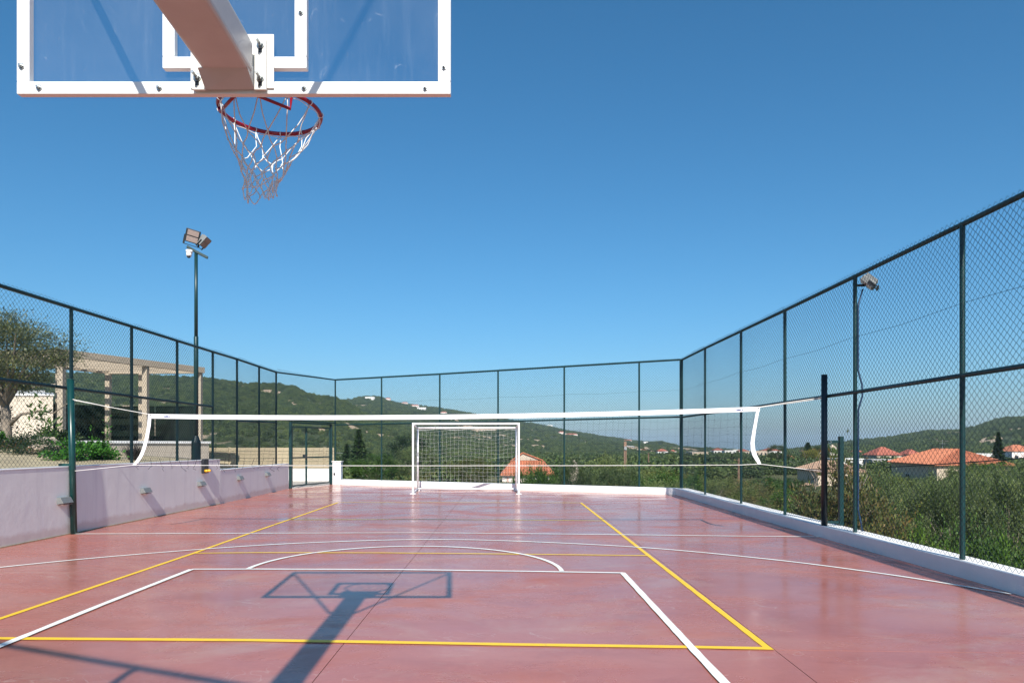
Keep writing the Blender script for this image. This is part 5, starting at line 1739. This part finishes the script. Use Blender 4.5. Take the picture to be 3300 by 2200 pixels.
for i, (x, y, w, lab) in enumerate(((160, 600, 16, 'white greenhouse-like block at the foot of the far hill'), (181, 600, 9, 'cream block of flats in the far town behind the right fence corner'), (190, 640, 7, 'narrow cream block next to the far flats'), (330, 1000, 13, 'row of pale hotel blocks on the far skyline'), (345, 980, 8, 'small pale block beside the far hotel row'))):
    small('far_block', lab, x, y, w, 12, -13, (-5.2, -6.5, -7.2, -4.4, -5.6)[i], M['wall_white'] if i != 1 else M['cream'], None, cat='building', nw=4)
rt = random.Random(55)
taken = []
while len(taken) < 26:
    y = rt.uniform(300, 1100)
    x = y * rt.uniform(0.19, 0.56)
    if any(abs(x / y - q[0] / q[1]) < 0.006 and abs(y - q[1]) < 200 for q in taken):
        continue
    taken.append((x, y))
    w = rt.uniform(6, 10)
    z = gz(x, y)
    red = rt.random() < 0.6
    small('town_house', 'tiny pale house among the trees of the distant valley town', x, y, w, 8, z - 0.5, z + rt.uniform(3.2, 5.0), M['wall_white'] if rt.random() < 0.6 else M['wall_beige'], M['roof_red'] if red else None, 1.8, nw=3, group='tiny houses of the distant valley town')
VILLAS = [(1194, 1286, 20, 'h', 'white two-storey villa on the hilltop left of the second far fence post', 6.5, None),
          (1251, 1288, 14, 'h', 'red-roofed villa on the skyline right of the white hilltop villa', 5, 'r'),
          (1306, 1301, 16, 'h', 'small tan villa among trees on the far ridge', 4, 'r'),
          (1338, 1310, 20, 'h', 'long villa with red roofs below the far ridge', 5, 'r'),
          (1360, 1320, 20, 'h', 'bright white villa below the long red-roofed villa', 7, None),
          (1431, 1333, 14, 'h', 'pale cottage right of the third far fence post on the hill', 5, 'r'),
          (1772, 1372, 14, 'h', 'white house on the far ridge above the right goal post', 5, None),
          (1810, 1397, 14, 'h', 'red-roofed house on the far slope right of the goal', 5, 'r'),
          (1842, 1402, 24, 'h', 'row of pale houses on the slope behind the fifth far fence post', 4, 'r'),
          (1944, 1411, 12, 'h', 'tiny white house on the slope above the wooden pole', 4, None),
          (2022, 1421, 22, 'h', 'long tan house on the skyline above the wooden pole', 4, 'r'),
          (2079, 1429, 9, 'h', 'lone white house right of the wooden pole on the hillside', 6, None)]
def place_on(hname, px, py):
    """the point of the hillside where a house of the far slope stands"""
    sx, sz = (px - 1650) / 2200, (1435 - py) / 2200
    best = None
    rid = HILLS[hname][0]
    us = [p.x / p.y for p in rid]
    u = np.interp(sx, us, np.linspace(0, 1, len(us)))
    for k in range(400):
        t = k / 399
        p = hill_point(hname, u, t)
        e = abs((p.z + 2 - 1.43) / p.y - sz)
        if best is None or e < best[0]:
            best = (e, p)
    return best[1]
for (px, py, w, _, lab, hh, rf_) in VILLAS:
    p = place_on('far', px, py)
    small('villa', lab, p.x, p.y - 8, w, 9, p.z - 4, p.z + hh, M['wall_white'] if rf_ is None else M['wall_pink'], M['roof_red'] if rf_ else None, 2.2, cat='villa', nw=4)
# ruin / pale rock behind the far fence
rn = root('pale_rock', (3.9, 44, -2.8), 'pale rocky outcrop behind the fifth far fence post', 'rock')
bmk = bmesh.new(); bmesh.ops.create_icosphere(bmk, subdivisions=4, radius=1)
for v in bmk.verts:
    k = 1 + 0.25 * noise.noise(v.co * 1.5 + Vector((3, 0, 0))) + 0.15 * noise.noise(v.co * 4)
    v.co = Vector((v.co.x * 0.62 * k, v.co.y * 0.8 * k, v.co.z * 1.9 * k + 1.2))
rme = bpy.data.meshes.new('stone'); bmk.to_mesh(rme); bmk.free()
link_obj('stone', rme, M['rock'], rn, local=True)

# ------------------------------------------------------------------ poles, cables, antennas
up_ = root('utility_pole', (9.95, 60, -3.0), 'weathered brown wooden utility pole right of the goal', 'pole')
mb = MB(); mb.tube([(9.95, 60, -3.2), (9.95, 60, 1.78)], [0.15, 0.125], 12); mb.build('shaft', M['pole_wood'], up_, smooth=True)
mb = MB(); mb.bar((10.07, 59.9, 1.40), (10.75, 59.9, 1.33), 0.06, 0.07); mb.build('lamp_arm', M['grey_metal'], up_)
mb = MB(); mb.box(9.85, 10.05, 59.78, 59.86, 1.05, 1.35); mb.build('collar', M['grey_metal'], up_)
u2 = root('utility_pole', (22.0, 110, -3.6), 'thin grey utility pole beside the flat-topped pine', 'pole')
mb = MB(); mb.tube([(22.0, 110, -3.8), (22.0, 110, 0.28)], [0.13, 0.10], 10); mb.build('shaft', M['pole_wood'], u2)
u3 = root('utility_pole', (26.5, 80, -3.2), 'dark utility pole partly hidden behind the third right-hand fence post', 'pole')
mb = MB(); mb.tube([(26.55, 80, -3.4), (26.55, 80, -0.05)], [0.13, 0.10], 10); mb.build('shaft', M['pole_wood'], u3)
mb = MB(); mb.bar((26.0, 80, -0.25), (27.1, 80, -0.25), 0.08, 0.06); mb.build('cross_arm', M['pole_wood'], u3)
def cable(a, b, sag, r, label):
    pts = []
    a, b = Vector(a), Vector(b)
    for i in range(25):
        t = i / 24
        p = a.lerp(b, t)
        p.z -= sag * 4 * t * (1 - t)
        pts.append(p)
    mb = MB(); mb.tube(pts, r, 6)
    return tag(mb.build('power_cable', M['cable'], smooth=True), label, 'cable')
cable((9.95, 60, 1.36), (14.5, 12.0, 1.75), 1.30, 0.018, 'thick black overhead cable sweeping from the wooden pole to the right edge')
cable((9.95, 60, 1.42), (26.55, 80, -0.1), 0.25, 0.030, 'upper thin cable from the wooden pole towards the right')
cable((9.95, 60, 1.36), (-3.5, 42, -0.95), 0.55, 0.018, 'black cable dropping from the wooden pole across the orange roof')
def antenna(x, y, z0, z1, w, label):
    o = root('tv_antenna', (x, y, z0), label, 'antenna')
    mb = MB(); mb.tube([(x, y, z0), (x, y, z1)], 0.028, 6); mb.build('mast', M['steel'], o)
    mb = MB(); mb.tube([(x - w * 0.45, y, z1 - 0.12), (x + w * 0.55, y, z1 - 0.20)], 0.02, 6); mb.build('boom', M['steel'], o)
    for k in range(8):
        xx = x - w * 0.4 + k * w * 0.13
        mb = MB(); mb.tube([(xx, y - 0.35, z1 - 0.13 - k * 0.01), (xx, y + 0.35, z1 - 0.13 - k * 0.01)], 0.012, 4); mb.build('element', M['steel'], o)
    mb = MB(); mb.tube([(x - w * 0.25, y, z1 - 0.5), (x + w * 0.25, y, z1 - 0.52), (x + w * 0.25, y, z1 - 0.36)], 0.02, 6); mb.build('lower_boom', M['steel'], o)
    return o
antenna(-25.3, 103, -2.4, 0.45, 2.6, 'tall television antenna right of the white gate pillar')
antenna(58.0, 92, 0.6, 2.2, 1.6, 'small television antenna on the large orange roof at right')
antenna(-25.3, 129, -2.2, -0.7, 1.8, 'smaller television antenna on the white cottage')

# ------------------------------------------------------------------ air
hm = bpy.data.materials.new('haze_air')
hm.use_nodes = True
ht = hm.node_tree
ht.nodes.remove(ht.nodes['Principled BSDF'])
pv = ht.nodes.new('ShaderNodeVolumePrincipled')
pv.inputs['Color'].default_value = (0.60, 0.81, 1.0, 1)
pv.inputs['Density'].default_value = 0.00009
pv.inputs['Anisotropy'].default_value = 0.0
ht.links.new(pv.outputs[0], ht.nodes['Material Output'].inputs['Volume'])
hz = MB(); hz.box(-10000, 10000, -10000, 10000, -62, 136)
tag(hz.build('haze', hm), 'thin pale haze in the air over the valley and hills', 'haze', kind='stuff')
